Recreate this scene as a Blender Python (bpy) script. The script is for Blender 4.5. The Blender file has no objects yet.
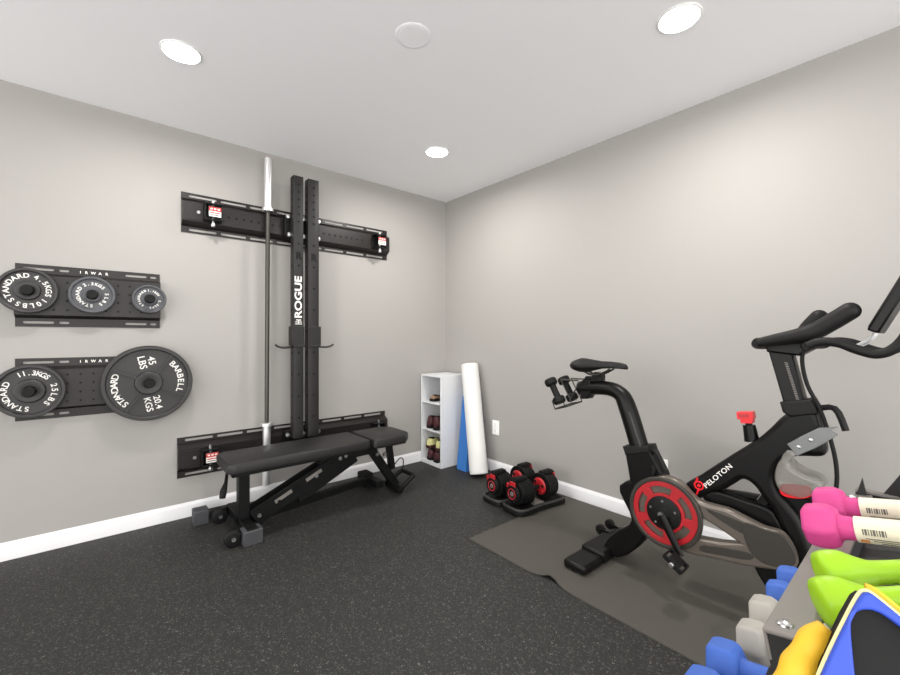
import bpy, bmesh, math, random
from mathutils import Vector, Matrix
PI = math.pi
R = math.radians
random.seed(4)
S = bpy.context.scene
COL = S.collection

# ------------------------------------------------------------ camera
cam_data = bpy.data.cameras.new('camera')
cam_data.sensor_width = 36.0
cam_data.lens = 412.4 / 900 * 36.0
cam_data.clip_start = 0.02
cam = bpy.data.objects.new('camera', cam_data)
COL.objects.link(cam)
cam.location = (3.067, -2.556, 1.133)
cam.rotation_euler = (R(90), 0, math.atan2(0.7618, 0.6478))
S.camera = cam

# ------------------------------------------------------------ world, exposure
W = bpy.data.worlds.new('world')
S.world = W
W.use_nodes = True
WB = W.node_tree.nodes['Background']
WB.inputs[0].default_value = (1.0, 0.985, 0.965, 1)
WB.inputs[1].default_value = 3.3
S.view_settings.view_transform = 'Standard'
S.view_settings.look = 'None'
S.view_settings.gamma = 1.0
S.view_settings.use_curve_mapping = False
S.view_settings.exposure = 0.31
DOWNLIGHT_W = 13.5
DOWNLIGHT_COLOR = (1.0, 0.97, 0.935)
DOWNLIGHT_GLOW = 20.0

# ------------------------------------------------------------ materials
def srgb(h):
    h = h.lstrip('#')
    c = [int(h[i:i+2], 16) / 255 for i in (0, 2, 4)]
    return tuple(x / 12.92 if x <= 0.04045 else ((x + 0.055) / 1.055) ** 2.4 for x in c) + (1,)

def mat(name, color, rough=0.5, metal=0.0, bump=0.0, bscale=200.0, var=0.0, vscale=8.0, trans=0.0, coat=0.0, spec=0.5, emit=0.0):
    m = bpy.data.materials.new(name)
    m.use_nodes = True
    nt = m.node_tree
    b = nt.nodes['Principled BSDF']
    c = srgb(color)
    b.inputs['Base Color'].default_value = c
    b.inputs['Roughness'].default_value = rough
    b.inputs['Metallic'].default_value = metal
    b.inputs['Transmission Weight'].default_value = trans
    b.inputs['Coat Weight'].default_value = coat
    b.inputs['Specular IOR Level'].default_value = spec
    tc = nt.nodes.new('ShaderNodeTexCoord')
    if emit:
        b.inputs['Emission Color'].default_value = c
        b.inputs['Emission Strength'].default_value = emit
    if var > 0:
        n = nt.nodes.new('ShaderNodeTexNoise')
        n.inputs['Scale'].default_value = vscale
        n.inputs['Detail'].default_value = 4
        nt.links.new(tc.outputs['Object'], n.inputs['Vector'])
        mx = nt.nodes.new('ShaderNodeMix')
        mx.data_type = 'RGBA'
        mx.inputs[6].default_value = tuple(x * (1 - var) for x in c[:3]) + (1,)
        mx.inputs[7].default_value = tuple(min(1, x * (1 + var)) for x in c[:3]) + (1,)
        nt.links.new(n.outputs['Fac'], mx.inputs[0])
        nt.links.new(mx.outputs[2], b.inputs['Base Color'])
    if bump > 0:
        n2 = nt.nodes.new('ShaderNodeTexNoise')
        n2.inputs['Scale'].default_value = bscale
        n2.inputs['Detail'].default_value = 3
        nt.links.new(tc.outputs['Object'], n2.inputs['Vector'])
        bp = nt.nodes.new('ShaderNodeBump')
        bp.inputs['Strength'].default_value = bump
        bp.inputs['Distance'].default_value = 0.002
        nt.links.new(n2.outputs['Fac'], bp.inputs['Height'])
        nt.links.new(bp.outputs['Normal'], b.inputs['Normal'])
    return m

def floor_material():
    m = bpy.data.materials.new('speckled_rubber')
    m.use_nodes = True
    nt = m.node_tree
    L = nt.links
    b = nt.nodes['Principled BSDF']
    b.inputs['Roughness'].default_value = 0.62
    b.inputs['Specular IOR Level'].default_value = 0.35
    tc = nt.nodes.new('ShaderNodeTexCoord')
    def specks(scale, thresh, keep, seedoff):
        mp = nt.nodes.new('ShaderNodeMapping')
        mp.inputs['Location'].default_value = (seedoff, seedoff * 1.7, 0)
        mp.inputs['Scale'].default_value = (1, 1, 0.0)
        L.new(tc.outputs['Object'], mp.inputs['Vector'])
        nz = nt.nodes.new('ShaderNodeTexNoise')
        nz.inputs['Scale'].default_value = scale * 0.9
        L.new(mp.outputs[0], nz.inputs['Vector'])
        ad = nt.nodes.new('ShaderNodeMixRGB')
        ad.blend_type = 'LINEAR_LIGHT'
        ad.inputs[0].default_value = 0.012
        L.new(mp.outputs[0], ad.inputs[1])
        L.new(nz.outputs['Color'], ad.inputs[2])
        v = nt.nodes.new('ShaderNodeTexVoronoi')
        v.inputs['Scale'].default_value = scale
        L.new(ad.outputs[0], v.inputs['Vector'])
        lt = nt.nodes.new('ShaderNodeMath'); lt.operation = 'LESS_THAN'
        lt.inputs[1].default_value = thresh
        L.new(v.outputs['Distance'], lt.inputs[0])
        sp = nt.nodes.new('ShaderNodeSeparateColor')
        L.new(v.outputs['Color'], sp.inputs[0])
        gt = nt.nodes.new('ShaderNodeMath'); gt.operation = 'GREATER_THAN'
        gt.inputs[1].default_value = 1 - keep
        L.new(sp.outputs[0], gt.inputs[0])
        mu = nt.nodes.new('ShaderNodeMath'); mu.operation = 'MULTIPLY'
        L.new(lt.outputs[0], mu.inputs[0]); L.new(gt.outputs[0], mu.inputs[1])
        m2 = nt.nodes.new('ShaderNodeMath'); m2.operation = 'MULTIPLY'
        L.new(mu.outputs[0], m2.inputs[0]); L.new(sp.outputs[1], m2.inputs[1])
        return m2
    a = specks(120, 0.33, 0.30, 0.0)
    c = specks(210, 0.40, 0.30, 3.1)
    mxm = nt.nodes.new('ShaderNodeMath'); mxm.operation = 'MAXIMUM'
    L.new(a.outputs[0], mxm.inputs[0]); L.new(c.outputs[0], mxm.inputs[1])
    n = nt.nodes.new('ShaderNodeTexNoise')
    n.inputs['Scale'].default_value = 240
    L.new(tc.outputs['Object'], n.inputs['Vector'])
    base = nt.nodes.new('ShaderNodeMix'); base.data_type = 'RGBA'
    base.inputs[6].default_value = srgb('#1a1a18')
    base.inputs[7].default_value = srgb('#272725')
    L.new(n.outputs['Fac'], base.inputs[0])
    mx = nt.nodes.new('ShaderNodeMix'); mx.data_type = 'RGBA'
    mx.inputs[7].default_value = srgb('#6e6d69')
    L.new(mxm.outputs[0], mx.inputs[0])
    L.new(base.outputs[2], mx.inputs[6])
    L.new(mx.outputs[2], b.inputs['Base Color'])
    bp = nt.nodes.new('ShaderNodeBump')
    bp.inputs['Strength'].default_value = 0.35
    bp.inputs['Distance'].default_value = 0.001
    L.new(n.outputs['Fac'], bp.inputs['Height'])
    L.new(bp.outputs['Normal'], b.inputs['Normal'])
    return m

M = dict(
    wall=mat('wall_paint', '#9d9a96', 0.62, bump=0.12, bscale=260),
    ceiling=mat('ceiling_paint', '#fafafc', 0.75),
    trim=mat('white_trim', '#dededf', 0.4),
    floor=floor_material(),
    mat=mat('mat_rubber', '#46433d', 0.72, bump=0.5, bscale=500, var=0.1, vscale=160),
    black=mat('black_powder_coat', '#0f0f0f', 0.46, spec=0.2, bump=0.15, bscale=600),
    rackblk=mat('satin_black_steel', '#1f1e1d', 0.45, spec=0.35, bump=0.12, bscale=500),
    stringer=mat('stringer_steel', '#1d1817', 0.34, spec=0.4, bump=0.1, bscale=500),
    panel=mat('panel_steel', '#242120', 0.42, bump=0.1, bscale=500, spec=0.35),
    hole=mat('hole_black', '#050505', 0.9),
    iron=mat('cast_iron', '#2e2d2d', 0.42, spec=0.4, bump=0.25, bscale=260),
    iron_blue=mat('cast_iron_worn', '#4a4b4f', 0.5, bump=0.25, bscale=260, var=0.15),
    cream=mat('cream_paint', '#e6e4df', 0.55),
    white=mat('white_plastic', '#f0f0ee', 0.5),
    chrome=mat('chrome', '#e6e6e6', 0.36, 0.85),
    shaft=mat('bar_shaft', '#4a4844', 0.4, 0.8),
    bolt=mat('zinc_bolt', '#c0c0c0', 0.3, 1.0),
    vinyl=mat('black_vinyl', '#222121', 0.45, spec=0.3, bump=0.2, bscale=350),
    rubber=mat('black_rubber', '#0c0c0c', 0.6, spec=0.25),
    greyfoot=mat('grey_rubber_foot', '#3a3b3e', 0.6),
    red=mat('red_plastic', '#a91a22', 0.4),
    brightred=mat('bright_red', '#e01220', 0.35),
    warn=mat('warning_red', '#b5302e', 0.5),
    shelf=mat('white_laminate', '#d6d7d9', 0.5),
    foam=mat('white_foam', '#d9d9d6', 0.85, bump=0.5, bscale=120),
    blue=mat('blue_foam', '#2f6db4', 0.8, bump=0.2, bscale=200),
    matte=mat('bike_black', '#0d0c0c', 0.36, spec=0.2, bump=0.05, bscale=400),
    grip=mat('grip_rubber', '#151414', 0.55, spec=0.25, bump=0.2, bscale=400),
    guard=mat('grey_guard', '#6a625a', 0.3, 0.35),
    guardedge=mat('guard_edge', '#38342f', 0.4, 0.2),
    smoke=mat('clear_shroud', '#b9b6b0', 0.18, 0.0, trans=0.75),
    smokedark=mat('grey_clear_plastic', '#8b8d8d', 0.3, trans=0.35),
    pink=mat('pink_neoprene', '#cf4389', 0.62, bump=0.12, bscale=300),
    lime=mat('lime_vinyl', '#9ecd1d', 0.45),
    bluedb=mat('blue_neoprene', '#3a63b8', 0.62, bump=0.12, bscale=300),
    greydb=mat('grey_neoprene', '#a8a49c', 0.62, bump=0.12, bscale=300),
    label=mat('paper_label', '#e9dfc8', 0.6, var=0.06, vscale=60),
    orange=mat('label_orange', '#cf8a4c', 0.6),
    ink=mat('label_ink', '#6a655e', 0.7),
    rail=mat('grey_rail', '#827d78', 0.42, 0.25, bump=0.05),
    raildark=mat('dark_rail', '#1c1b1b', 0.45),
    royal=mat('royal_blue_fabric', '#2a48b4', 0.55),
    yellow=mat('yellow_fabric', '#e8b62a', 0.6, var=0.1, vscale=40),
    palewhite=mat('pale_piping', '#e8e0a0', 0.6),
    shoered=mat('maroon_fabric', '#40151a', 0.6),
    shoeyel=mat('pale_yellow_fabric', '#e3de9c', 0.7),
    shoetan=mat('tan_leather', '#8a6a50', 0.6),
    outlet=mat('outlet_plastic', '#efefed', 0.35),
    tray=mat('tray_grey', '#393837', 0.4),
    discgrey=mat('dial_grey', '#6b5a5a', 0.5),
)
def downlight_material():
    m = bpy.data.materials.new('lamp_glow')
    m.use_nodes = True
    nt = m.node_tree
    b = nt.nodes['Principled BSDF']
    b.inputs['Base Color'].default_value = (1, 1, 1, 1)
    b.inputs['Emission Color'].default_value = DOWNLIGHT_COLOR + (1,)
    b.inputs['Emission Strength'].default_value = DOWNLIGHT_GLOW
    return m
M['glow'] = downlight_material()

# ------------------------------------------------------------ mesh helpers
class MB:
    """collects shapes for ONE mesh object"""
    def __init__(self):
        self.bm = bmesh.new()
        self.mats = []
    def mi(self, m):
        if m is None:
            return 0
        if m not in self.mats:
            self.mats.append(m)
        return self.mats.index(m)
    def _faces(self, verts, faces, m):
        k = self.mi(m)
        vs = [self.bm.verts.new(v) for v in verts]
        for f in faces:
            try:
                fc = self.bm.faces.new([vs[i] for i in f])
                fc.material_index = k
            except ValueError:
                pass
        return vs
    def box(self, c, s, m=None, rot=None):
        c = Vector(c)
        hx, hy, hz = s[0] / 2, s[1] / 2, s[2] / 2
        vs = [Vector((x, y, z)) for x in (-hx, hx) for y in (-hy, hy) for z in (-hz, hz)]
        if rot is not None:
            vs = [rot @ v for v in vs]
        vs = [v + c for v in vs]
        self._faces(vs, [(0, 1, 3, 2), (4, 6, 7, 5), (0, 4, 5, 1), (2, 3, 7, 6), (0, 2, 6, 4), (1, 5, 7, 3)], m)
        return self
    def span(self, a, b, m=None):
        c = [(a[i] + b[i]) / 2 for i in range(3)]
        s = [abs(b[i] - a[i]) for i in range(3)]
        return self.box(c, s, m)
    def hexa(self, pts, m=None):
        """8 points: bottom four then top four, same winding"""
        self._faces([Vector(p) for p in pts], [(3, 2, 1, 0), (4, 5, 6, 7), (0, 1, 5, 4), (1, 2, 6, 5), (2, 3, 7, 6), (3, 0, 4, 7)], m)
        return self
    def tube(self, pts, r, m=None, seg=12, cap=True, flat=1.0, up=None, rot=0.0):
        pts = [Vector(p) for p in pts]
        n = len(pts)
        rs = r if isinstance(r, (list, tuple)) else [r] * n
        rings = []
        prev = None
        for i, p in enumerate(pts):
            t = (pts[min(i + 1, n - 1)] - pts[max(i - 1, 0)]).normalized()
            if prev is None:
                u0 = Vector(up) if up else (Vector((0, 0, 1)) if abs(t.z) < 0.9 else Vector((1, 0, 0)))
            else:
                u0 = prev
            u = (u0 - t * u0.dot(t)).normalized()
            prev = u
            w = t.cross(u)
            rings.append([p + (u * math.cos(2 * PI * k / seg + rot) * flat + w * math.sin(2 * PI * k / seg + rot)) * rs[i] for k in range(seg)])
        vs = [v for rg in rings for v in rg]
        fs = []
        for i in range(n - 1):
            for k in range(seg):
                a = i * seg + k
                b = i * seg + (k + 1) % seg
                fs.append((a, b, b + seg, a + seg))
        if cap:
            fs.append(tuple(range(seg - 1, -1, -1)))
            fs.append(tuple((n - 1) * seg + k for k in range(seg)))
        self._faces(vs, fs, m)
        return self
    def cyl(self, a, b, r, m=None, seg=24, r2=None):
        return self.tube([a, b], [r, r if r2 is None else r2], m, seg)
    def lathe(self, prof, origin, axis, m=None, seg=40, ms=None):
        """prof: list of (radius, height along the axis)"""
        ax = Vector(axis).normalized()
        u = Vector((0, 0, 1)) if abs(ax.z) < 0.9 else Vector((1, 0, 0))
        u = (u - ax * u.dot(ax)).normalized()
        w = ax.cross(u)
        o = Vector(origin)
        vs, fs = [], []
        n = len(prof)
        for (r, h) in prof:
            for k in range(seg):
                a = 2 * PI * k / seg
                vs.append(o + ax * h + (u * math.cos(a) + w * math.sin(a)) * max(r, 1e-5))
        for i in range(n - 1):
            for k in range(seg):
                a = i * seg + k
                b = i * seg + (k + 1) % seg
                fs.append((a, b, b + seg, a + seg))
        if prof[0][0] > 1e-4:
            fs.append(tuple(range(seg - 1, -1, -1)))
        if prof[-1][0] > 1e-4:
            fs.append(tuple((n - 1) * seg + k for k in range(seg)))
        self._faces(vs, fs, m)
        return self
    def torus(self, c, axis, rad, r, m=None, seg=40, rs=10):
        ax = Vector(axis).normalized()
        u = Vector((0, 0, 1)) if abs(ax.z) < 0.9 else Vector((1, 0, 0))
        u = (u - ax * u.dot(ax)).normalized()
        w = ax.cross(u)
        vs, fs = [], []
        for k in range(seg):
            a = 2 * PI * k / seg
            d = u * math.cos(a) + w * math.sin(a)
            for j in range(rs):
                b = 2 * PI * j / rs
                vs.append(Vector(c) + d * (rad + r * math.cos(b)) + ax * r * math.sin(b))
        for k in range(seg):
            for j in range(rs):
                fs.append((k * rs + j, ((k + 1) % seg) * rs + j, ((k + 1) % seg) * rs + (j + 1) % rs, k * rs + (j + 1) % rs))
        self._faces(vs, fs, m)
        return self
    def loft(self, rings, m=None, cap=True):
        n = len(rings); s = len(rings[0])
        vs = [Vector(v) for rg in rings for v in rg]
        fs = []
        for i in range(n - 1):
            for k in range(s):
                a = i * s + k; b = i * s + (k + 1) % s
                fs.append((a, b, b + s, a + s))
        if cap:
            fs.append(tuple(range(s - 1, -1, -1)))
            fs.append(tuple((n - 1) * s + k for k in range(s)))
        self._faces(vs, fs, m)
        return self
    def strip(self, prof, y0, y1, m=None):
        """profile in (x, z) swept along y (closed polygon)"""
        return self.loft([[(x, y0, z) for x, z in prof], [(x, y1, z) for x, z in prof]], m)
    def mesh(self, me, mtx, m=None):
        k = self.mi(m)
        n0 = len(self.bm.verts); f0 = len(self.bm.faces)
        t = me.copy(); t.transform(mtx)
        self.bm.from_mesh(t)
        self.bm.faces.ensure_lookup_table()
        for i in range(f0, len(self.bm.faces)):
            self.bm.faces[i].material_index = k
        bpy.data.meshes.remove(t)
        return self
    def build(self, name, material=None, parent=None, bevel=0.0, bseg=2, smooth=35, sub=0, origin=None):
        bm = self.bm
        bmesh.ops.recalc_face_normals(bm, faces=bm.faces[:])
        me = bpy.data.meshes.new(name)
        o0 = Vector(origin) if origin else (ROOT_LOC.get(root_of(parent).name, Vector()) if parent else Vector())
        if o0.length:
            bmesh.ops.translate(bm, vec=-o0, verts=bm.verts[:])
        bm.to_mesh(me)
        bm.free()
        if self.mats:
            for x in self.mats:
                me.materials.append(x)
        else:
            me.materials.append(material)
        if smooth:
            me.shade_smooth()
            if not sub:
                me.set_sharp_from_angle(angle=R(smooth))
        o = bpy.data.objects.new(name, me)
        COL.objects.link(o)
        if bevel:
            md = o.modifiers.new('bevel', 'BEVEL')
            md.width = bevel; md.segments = bseg; md.limit_method = 'ANGLE'; md.angle_limit = R(40)
            md.harden_normals = False
        if sub:
            md = o.modifiers.new('sub', 'SUBSURF'); md.levels = sub; md.render_levels = sub
        if parent:
            o.parent = parent
        elif origin:
            o.location = origin
        return o

ROOT_LOC = {}
def root_of(o):
    while o.parent:
        o = o.parent
    return o

def curve_mesh(loops, thick, bevel=0.0, bres=2, smooth_loops=()):
    cu = bpy.data.curves.new('tmp', 'CURVE')
    cu.dimensions = '2D'
    cu.fill_mode = 'BOTH'
    cu.extrude = max(0.0, thick / 2 - bevel)
    cu.bevel_depth = bevel
    cu.bevel_resolution = bres
    cu.offset = -bevel
    for lp in loops:
        sp = cu.splines.new('POLY')
        sp.points.add(len(lp) - 1)
        for p, (x, y) in zip(sp.points, lp):
            p.co = (x, y, 0, 1)
        sp.use_cyclic_u = True
    ob = bpy.data.objects.new('tmp', cu)
    me = bpy.data.meshes.new_from_object(ob)
    bpy.data.objects.remove(ob)
    bpy.data.curves.remove(cu)
    return me

def text_mesh(txt, size, thick=0.001, spacing=1.0, align='CENTER', bold=0.0):
    cu = bpy.data.curves.new('tmp', 'FONT')
    cu.body = txt
    cu.size = size
    cu.extrude = thick / 2
    cu.offset = bold
    cu.space_character = spacing
    cu.align_x = align
    cu.align_y = 'CENTER'
    ob = bpy.data.objects.new('tmp', cu)
    me = bpy.data.meshes.new_from_object(ob)
    bpy.data.objects.remove(ob)
    bpy.data.curves.remove(cu)
    return me

def crom(pts, n=6, closed=True):
    """smooth closed outline through the points"""
    out = []
    k = len(pts)
    rng = range(k) if closed else range(k - 1)
    for i in rng:
        if closed:
            p0, p1, p2, p3 = pts[i - 1], pts[i], pts[(i + 1) % k], pts[(i + 2) % k]
        else:
            p0, p1, p2, p3 = pts[max(i - 1, 0)], pts[i], pts[i + 1], pts[min(i + 2, k - 1)]
        for j in range(n):
            t = j / n
            out.append(tuple(0.5 * (2 * b + (c - a) * t + (2 * a - 5 * b + 4 * c - d) * t * t + (3 * b - a - 3 * c + d) * t ** 3)
                             for a, b, c, d in zip(p0, p1, p2, p3)))
    if not closed:
        out.append(tuple(pts[-1]))
    return out

def rrect(x0, y0, x1, y1, r, n=5):
    out = []
    for cx, cy, a0 in ((x1 - r, y1 - r, 0), (x0 + r, y1 - r, 90), (x0 + r, y0 + r, 180), (x1 - r, y0 + r, 270)):
        for k in range(n + 1):
            a = R(a0 + 90 * k / n)
            out.append((cx + r * math.cos(a), cy + r * math.sin(a)))
    return out

def circle(cx, cy, r, n=24):
    return [(cx + r * math.cos(2 * PI * k / n), cy + r * math.sin(2 * PI * k / n)) for k in range(n)]

def on_left_wall(x):       # local (x, y, z) -> world (Y, Z, X)
    return Matrix(((0, 0, 1, x), (1, 0, 0, 0), (0, 1, 0, 0), (0, 0, 0, 1)))
def facing_room(y):        # local (x, y, z) -> world (X, Z, -Y)
    return Matrix(((1, 0, 0, 0), (0, 0, -1, y), (0, 1, 0, 0), (0, 0, 0, 1)))

def tag(o, label, cat, group=None):
    o['label'] = label
    o['category'] = cat
    if group:
        o['group'] = group
    return o

def thing(name, label, cat, loc=(0, 0, 0), group=None, rotz=0.0):
    o = bpy.data.objects.new(name, None)
    o.empty_display_size = 0.05
    COL.objects.link(o)
    o.location = loc
    o.rotation_euler = (0, 0, rotz)
    ROOT_LOC[o.name] = Vector(loc)
    return tag(o, label, cat, group)

def local_thing(name, label, cat, mtx, group=None):
    """parts are modelled round the local origin, mtx places the whole thing"""
    o = bpy.data.objects.new(name, None)
    o.empty_display_size = 0.05
    COL.objects.link(o)
    o.matrix_world = mtx
    ROOT_LOC[o.name] = Vector()
    return tag(o, label, cat, group)

def struct(name, mb, material, **k):
    o = mb.build(name, material, **k)
    o['kind'] = 'structure'
    return o

def dup(root, mtx, label, group=None):
    c = root.copy()
    COL.objects.link(c)
    c.matrix_world = mtx
    c['label'] = label
    if group:
        c['group'] = group
    for ch in list(root.children):
        d = ch.copy(); COL.objects.link(d); d.parent = c
        for g in list(ch.children):
            e = g.copy(); COL.objects.link(e); e.parent = d
    return c

def frame_mtx(loc, xdir, zdir=(0, 0, 1)):
    x = Vector(xdir).normalized()
    z = Vector(zdir)
    z = (z - x * z.dot(x)).normalized()
    y = z.cross(x)
    m = Matrix((x, y, z)).transposed().to_4x4()
    m.translation = Vector(loc)
    return m

# ------------------------------------------------------------ the room
struct('floor', MB().span((-0.1, -5.4, -0.1), (5.6, 0.1, 0.0)), M['floor'], smooth=0)
struct('wall_left', MB().span((-0.1, -5.4, -0.1), (0.0, 0.1, 2.54)), M['wall'], smooth=0)
struct('wall_right', MB().span((-0.1, 0.0, -0.1), (5.6, 0.1, 2.54)), M['wall'], smooth=0)
struct('ceiling', MB().span((-0.1, -5.4, 2.44), (5.6, 0.1, 2.54)), M['ceiling'], smooth=0)
bp = [(0, 0), (0.014, 0), (0.014, 0.068), (0.011, 0.078), (0.006, 0.083), (0.004, 0.09), (0, 0.09)]
struct('baseboard_left', MB().loft([[(x, -5.4, z) for x, z in bp], [(x, -0.0, z) for x, z in bp]]), M['trim'])
struct('baseboard_right', MB().loft([[(0.0, -x, z) for x, z in bp], [(5.6, -x, z) for x, z in bp]]), M['trim'])

# ceiling lights
def downlight(x, y, label):
    t = thing('recessed_light', label, 'ceiling light', (x, y, 2.44), 'recessed ceiling lights')
    MB().lathe([(0.074, 0.0), (0.084, 0.0), (0.083, -0.003), (0.079, -0.005), (0.075, -0.0045), (0.074, 0.0)], (x, y, 2.44), (0, 0, 1)).build('trim_ring', M['white'], t)
    MB().lathe([(0.0, -0.0045), (0.064, -0.0045), (0.073, -0.003), (0.073, 0.0)], (x, y, 2.44), (0, 0, 1)).build('diffuser', M['glow'], t)
    ld = bpy.data.lights.new('lamp', 'AREA')
    ld.shape = 'DISK'
    ld.size = 0.14
    ld.energy = DOWNLIGHT_W
    ld.color = DOWNLIGHT_COLOR
    ld.spread = R(173)
    lo = bpy.data.objects.new('lamp', ld)
    COL.objects.link(lo)
    lo.parent = t
    lo.location = (0, 0, -0.012)
downlight(0.83, -2.27, 'round white recessed ceiling light above the weight plates on the left wall')
downlight(0.794, -0.743, 'round white recessed ceiling light nearest the corner of the room')
downlight(2.387, -0.744, 'round white recessed ceiling light above the exercise bike and right wall')
t = thing('ceiling_cover', 'round flat white cover plate flush on the ceiling between the recessed lights', 'ceiling cover', (1.601, -1.52, 2.44))
MB().lathe([(0.0, -0.0035), (0.060, -0.0035), (0.062, -0.002), (0.064, -0.0035), (0.072, -0.003), (0.078, -0.001), (0.078, 0.0)], (1.601, -1.52, 2.44), (0, 0, 1)).build('cover_disc', M['ceiling'], t)

# wall outlets
def outlet(x, z, label):
    t = thing('wall_outlet', label, 'outlet', (x, 0, z), 'wall outlets')
    MB().mesh(curve_mesh([rrect(x - 0.037, z - 0.060, x + 0.037, z + 0.060, 0.006)], 0.007, 0.002), facing_room(-0.0035)).build('cover_plate', M['outlet'], t)
    for dz in (-0.026, 0.026):
        mb = MB()
        mb.mesh(curve_mesh([rrect(x - 0.017, z + dz - 0.018, x + 0.017, z + dz + 0.018, 0.010)], 0.003, 0.0008), facing_room(-0.0085), M['white'])
        for dx, h in ((-0.0065, 0.009), (0.0065, 0.007)):
            mb.span((x + dx - 0.0012, -0.0105, z + dz + 0.001), (x + dx + 0.0012, -0.0098, z + dz + 0.001 + h), M['hole'])
        mb.cyl((x, -0.0098, z + dz - 0.008), (x, -0.0105, z + dz - 0.008), 0.0026, M['hole'], 10)
        mb.build('socket', None, t)
    MB().cyl((x, -0.006, z), (x, -0.009, z), 0.003, seg=12).build('screw', M['bolt'], t)
outlet(0.662, 0.372, 'white double outlet on the right wall beside the white foam roller')
outlet(2.01, 0.35, 'white double outlet on the right wall behind the bike seat post')

# ------------------------------------------------------------ weight plate storage panels
def plate_panel(z0, z1, y0, y1, pegs, label):
    zc = (z0 + z1) / 2
    t = thing('plate_storage_panel', label, 'plate rack', (0, (y0 + y1) / 2, zc), 'black plate storage panels')
    mb = MB()
    fl = 0.045
    for zf, zs in ((z0, 0.016), (z1, -0.016)):
        za, zb = (zf, zf + fl) if zf == z0 else (zf - fl, zf)
        zm = (za + zb) / 2
        loops = [[(y0, za), (y1, za), (y1, zb), (y0, zb)]]
        for a, b in ((y0 + 0.028, y0 + 0.145), (y0 + 0.165, y0 + 0.205), (y1 - 0.165, y1 - 0.065), (y1 - 0.048, y1 - 0.018)):
            loops.append(rrect(a, zm - 0.006, b, zm + 0.006, 0.0055, 3))
        mb.mesh(curve_mesh(loops, 0.004), on_left_wall(0.003), M['panel'])
        for yb in (y0 + 0.155, y1 - 0.057):
            mb.cyl((0.004, yb, zm), (0.009, yb, zm), 0.007, M['panel'], 12)
    # raised channel
    prof = [(0.002, z0 + fl), (0.046, z0 + fl + 0.016), (0.046, z1 - fl - 0.016), (0.002, z1 - fl)]
    mb.loft([[(x, y0, z) for x, z in prof], [(x, y1, z) for x, z in prof]], M['panel'])
    for k in range(11):
        yy = y0 + 0.04 + k * (y1 - y0 - 0.08) / 10
        for r in range(4):
            zz = z0 + 0.09 + r * (z1 - z0 - 0.18) / 3
            mb.cyl((0.0462, yy, zz), (0.0466, yy, zz), 0.0055, M['hole'], 10)
    mb.build('back_panel', None, t)
    tx = MB()
    tx.mesh(text_mesh('I', 0.020, 0.0008, bold=0.0006), on_left_wall(0.0056) @ Matrix.Translation(((y0 + y1) / 2 - 0.055, z1 - 0.024, 0)))
    for i, ch in enumerate('RWAR'):
        tx.mesh(text_mesh(ch, 0.020, 0.0008, bold=0.0006), on_left_wall(0.0056) @ Matrix.Translation(((y0 + y1) / 2 - 0.030 + i * 0.029, z1 - 0.024, 0)))
    tx.build('brand_lettering', M['cream'], t)
    for (py, pz, ln) in pegs:
        g = MB().lathe([(0.0235, 0.0), (0.0235, ln - 0.012)], (0.046, py, pz), (1, 0, 0), seg=28).build('storage_peg', M['panel'], t)
        MB().lathe([(0.0225, ln - 0.012), (0.0245, ln - 0.012), (0.0245, ln - 0.003), (0.021, ln), (0.0, ln)], (0.046, py, pz), (1, 0, 0), seg=28).build('end_cap', M['rubber'], g)

PLATES_TOP = [(-2.834, 1.372), (-2.585, 1.367), (-2.331, 1.359)]
PLATES_LOW = [(-2.826, 0.860), (-2.334, 0.866)]
plate_panel(1.190, 1.517, -2.886, -2.275, [(y, z, 0.075) for y, z in PLATES_TOP], 'black metal plate storage panel holding the three small plates in the upper row')
plate_panel(0.701, 1.024, -2.886, -2.275, [(-2.826, 0.860, 0.105), (-2.334, 0.866, 0.075)], 'black metal plate storage panel holding the two bigger plates in the lower row')

def arc_text(mb, txt, y, z, x, rad, a0, a1, size, m, bold=0.0007):
    n = len(txt)
    for i, ch in enumerate(txt):
        a = R(a0 + (a1 - a0) * (i / (n - 1) if n > 1 else 0))
        me = text_mesh(ch, size, 0.0012, bold=bold)
        mb.mesh(me, on_left_wall(x) @ Matrix.Translation((y + rad * math.cos(a), z + rad * math.sin(a), 0)) @ Matrix.Rotation(a - PI / 2, 4, 'Z'), m)

def weight_plate(y, z, rad, thick, x0, label, texts, iron, hub, spokes=()):
    t = thing('weight_plate', label, 'weight plate', (x0, y, z), 'iron weight plates on the left wall')
    T = thick
    rim = rad * 0.87 if not spokes else rad * 0.9
    prof = [(0.0255, 0.002), (hub, 0.0), (hub, T * 0.3), (rim, T * 0.3), (rad - 0.004, 0.0), (rad, 0.004), (rad, T - 0.005), (rad - 0.004, T),
            (rim + 0.003, T), (rim - 0.001, T * 0.9), (rim - 0.003, T * 0.45), (hub * 1.06, T * 0.45), (hub, T * 0.98), (hub * 0.93, T * 1.08), (0.030, T * 1.08), (0.0255, T * 1.02), (0.0255, 0.002)]
    mb = MB().lathe(prof, (x0, y, z), (1, 0, 0), seg=72)
    for a in spokes:
        d = Vector((0, math.cos(R(a)), math.sin(R(a))))
        p0 = Vector((x0 + T * 0.62, y, z)) + d * hub * 0.9
        p1 = Vector((x0 + T * 0.62, y, z)) + d * (rim)
        rot = Matrix.Rotation(R(a), 3, 'X')
        mb.box((p0 + p1) / 2, (T * 0.44, (p1 - p0).length, 0.011), rot=rot)
    mb.build('cast_disc', iron, t, bevel=0.0, smooth=30)
    for f in texts:
        tx = MB()
        f(tx, x0 + T * 0.45 + 0.0006)
        tx.build('painted_lettering', M['cream'], t)
    return t

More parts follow.
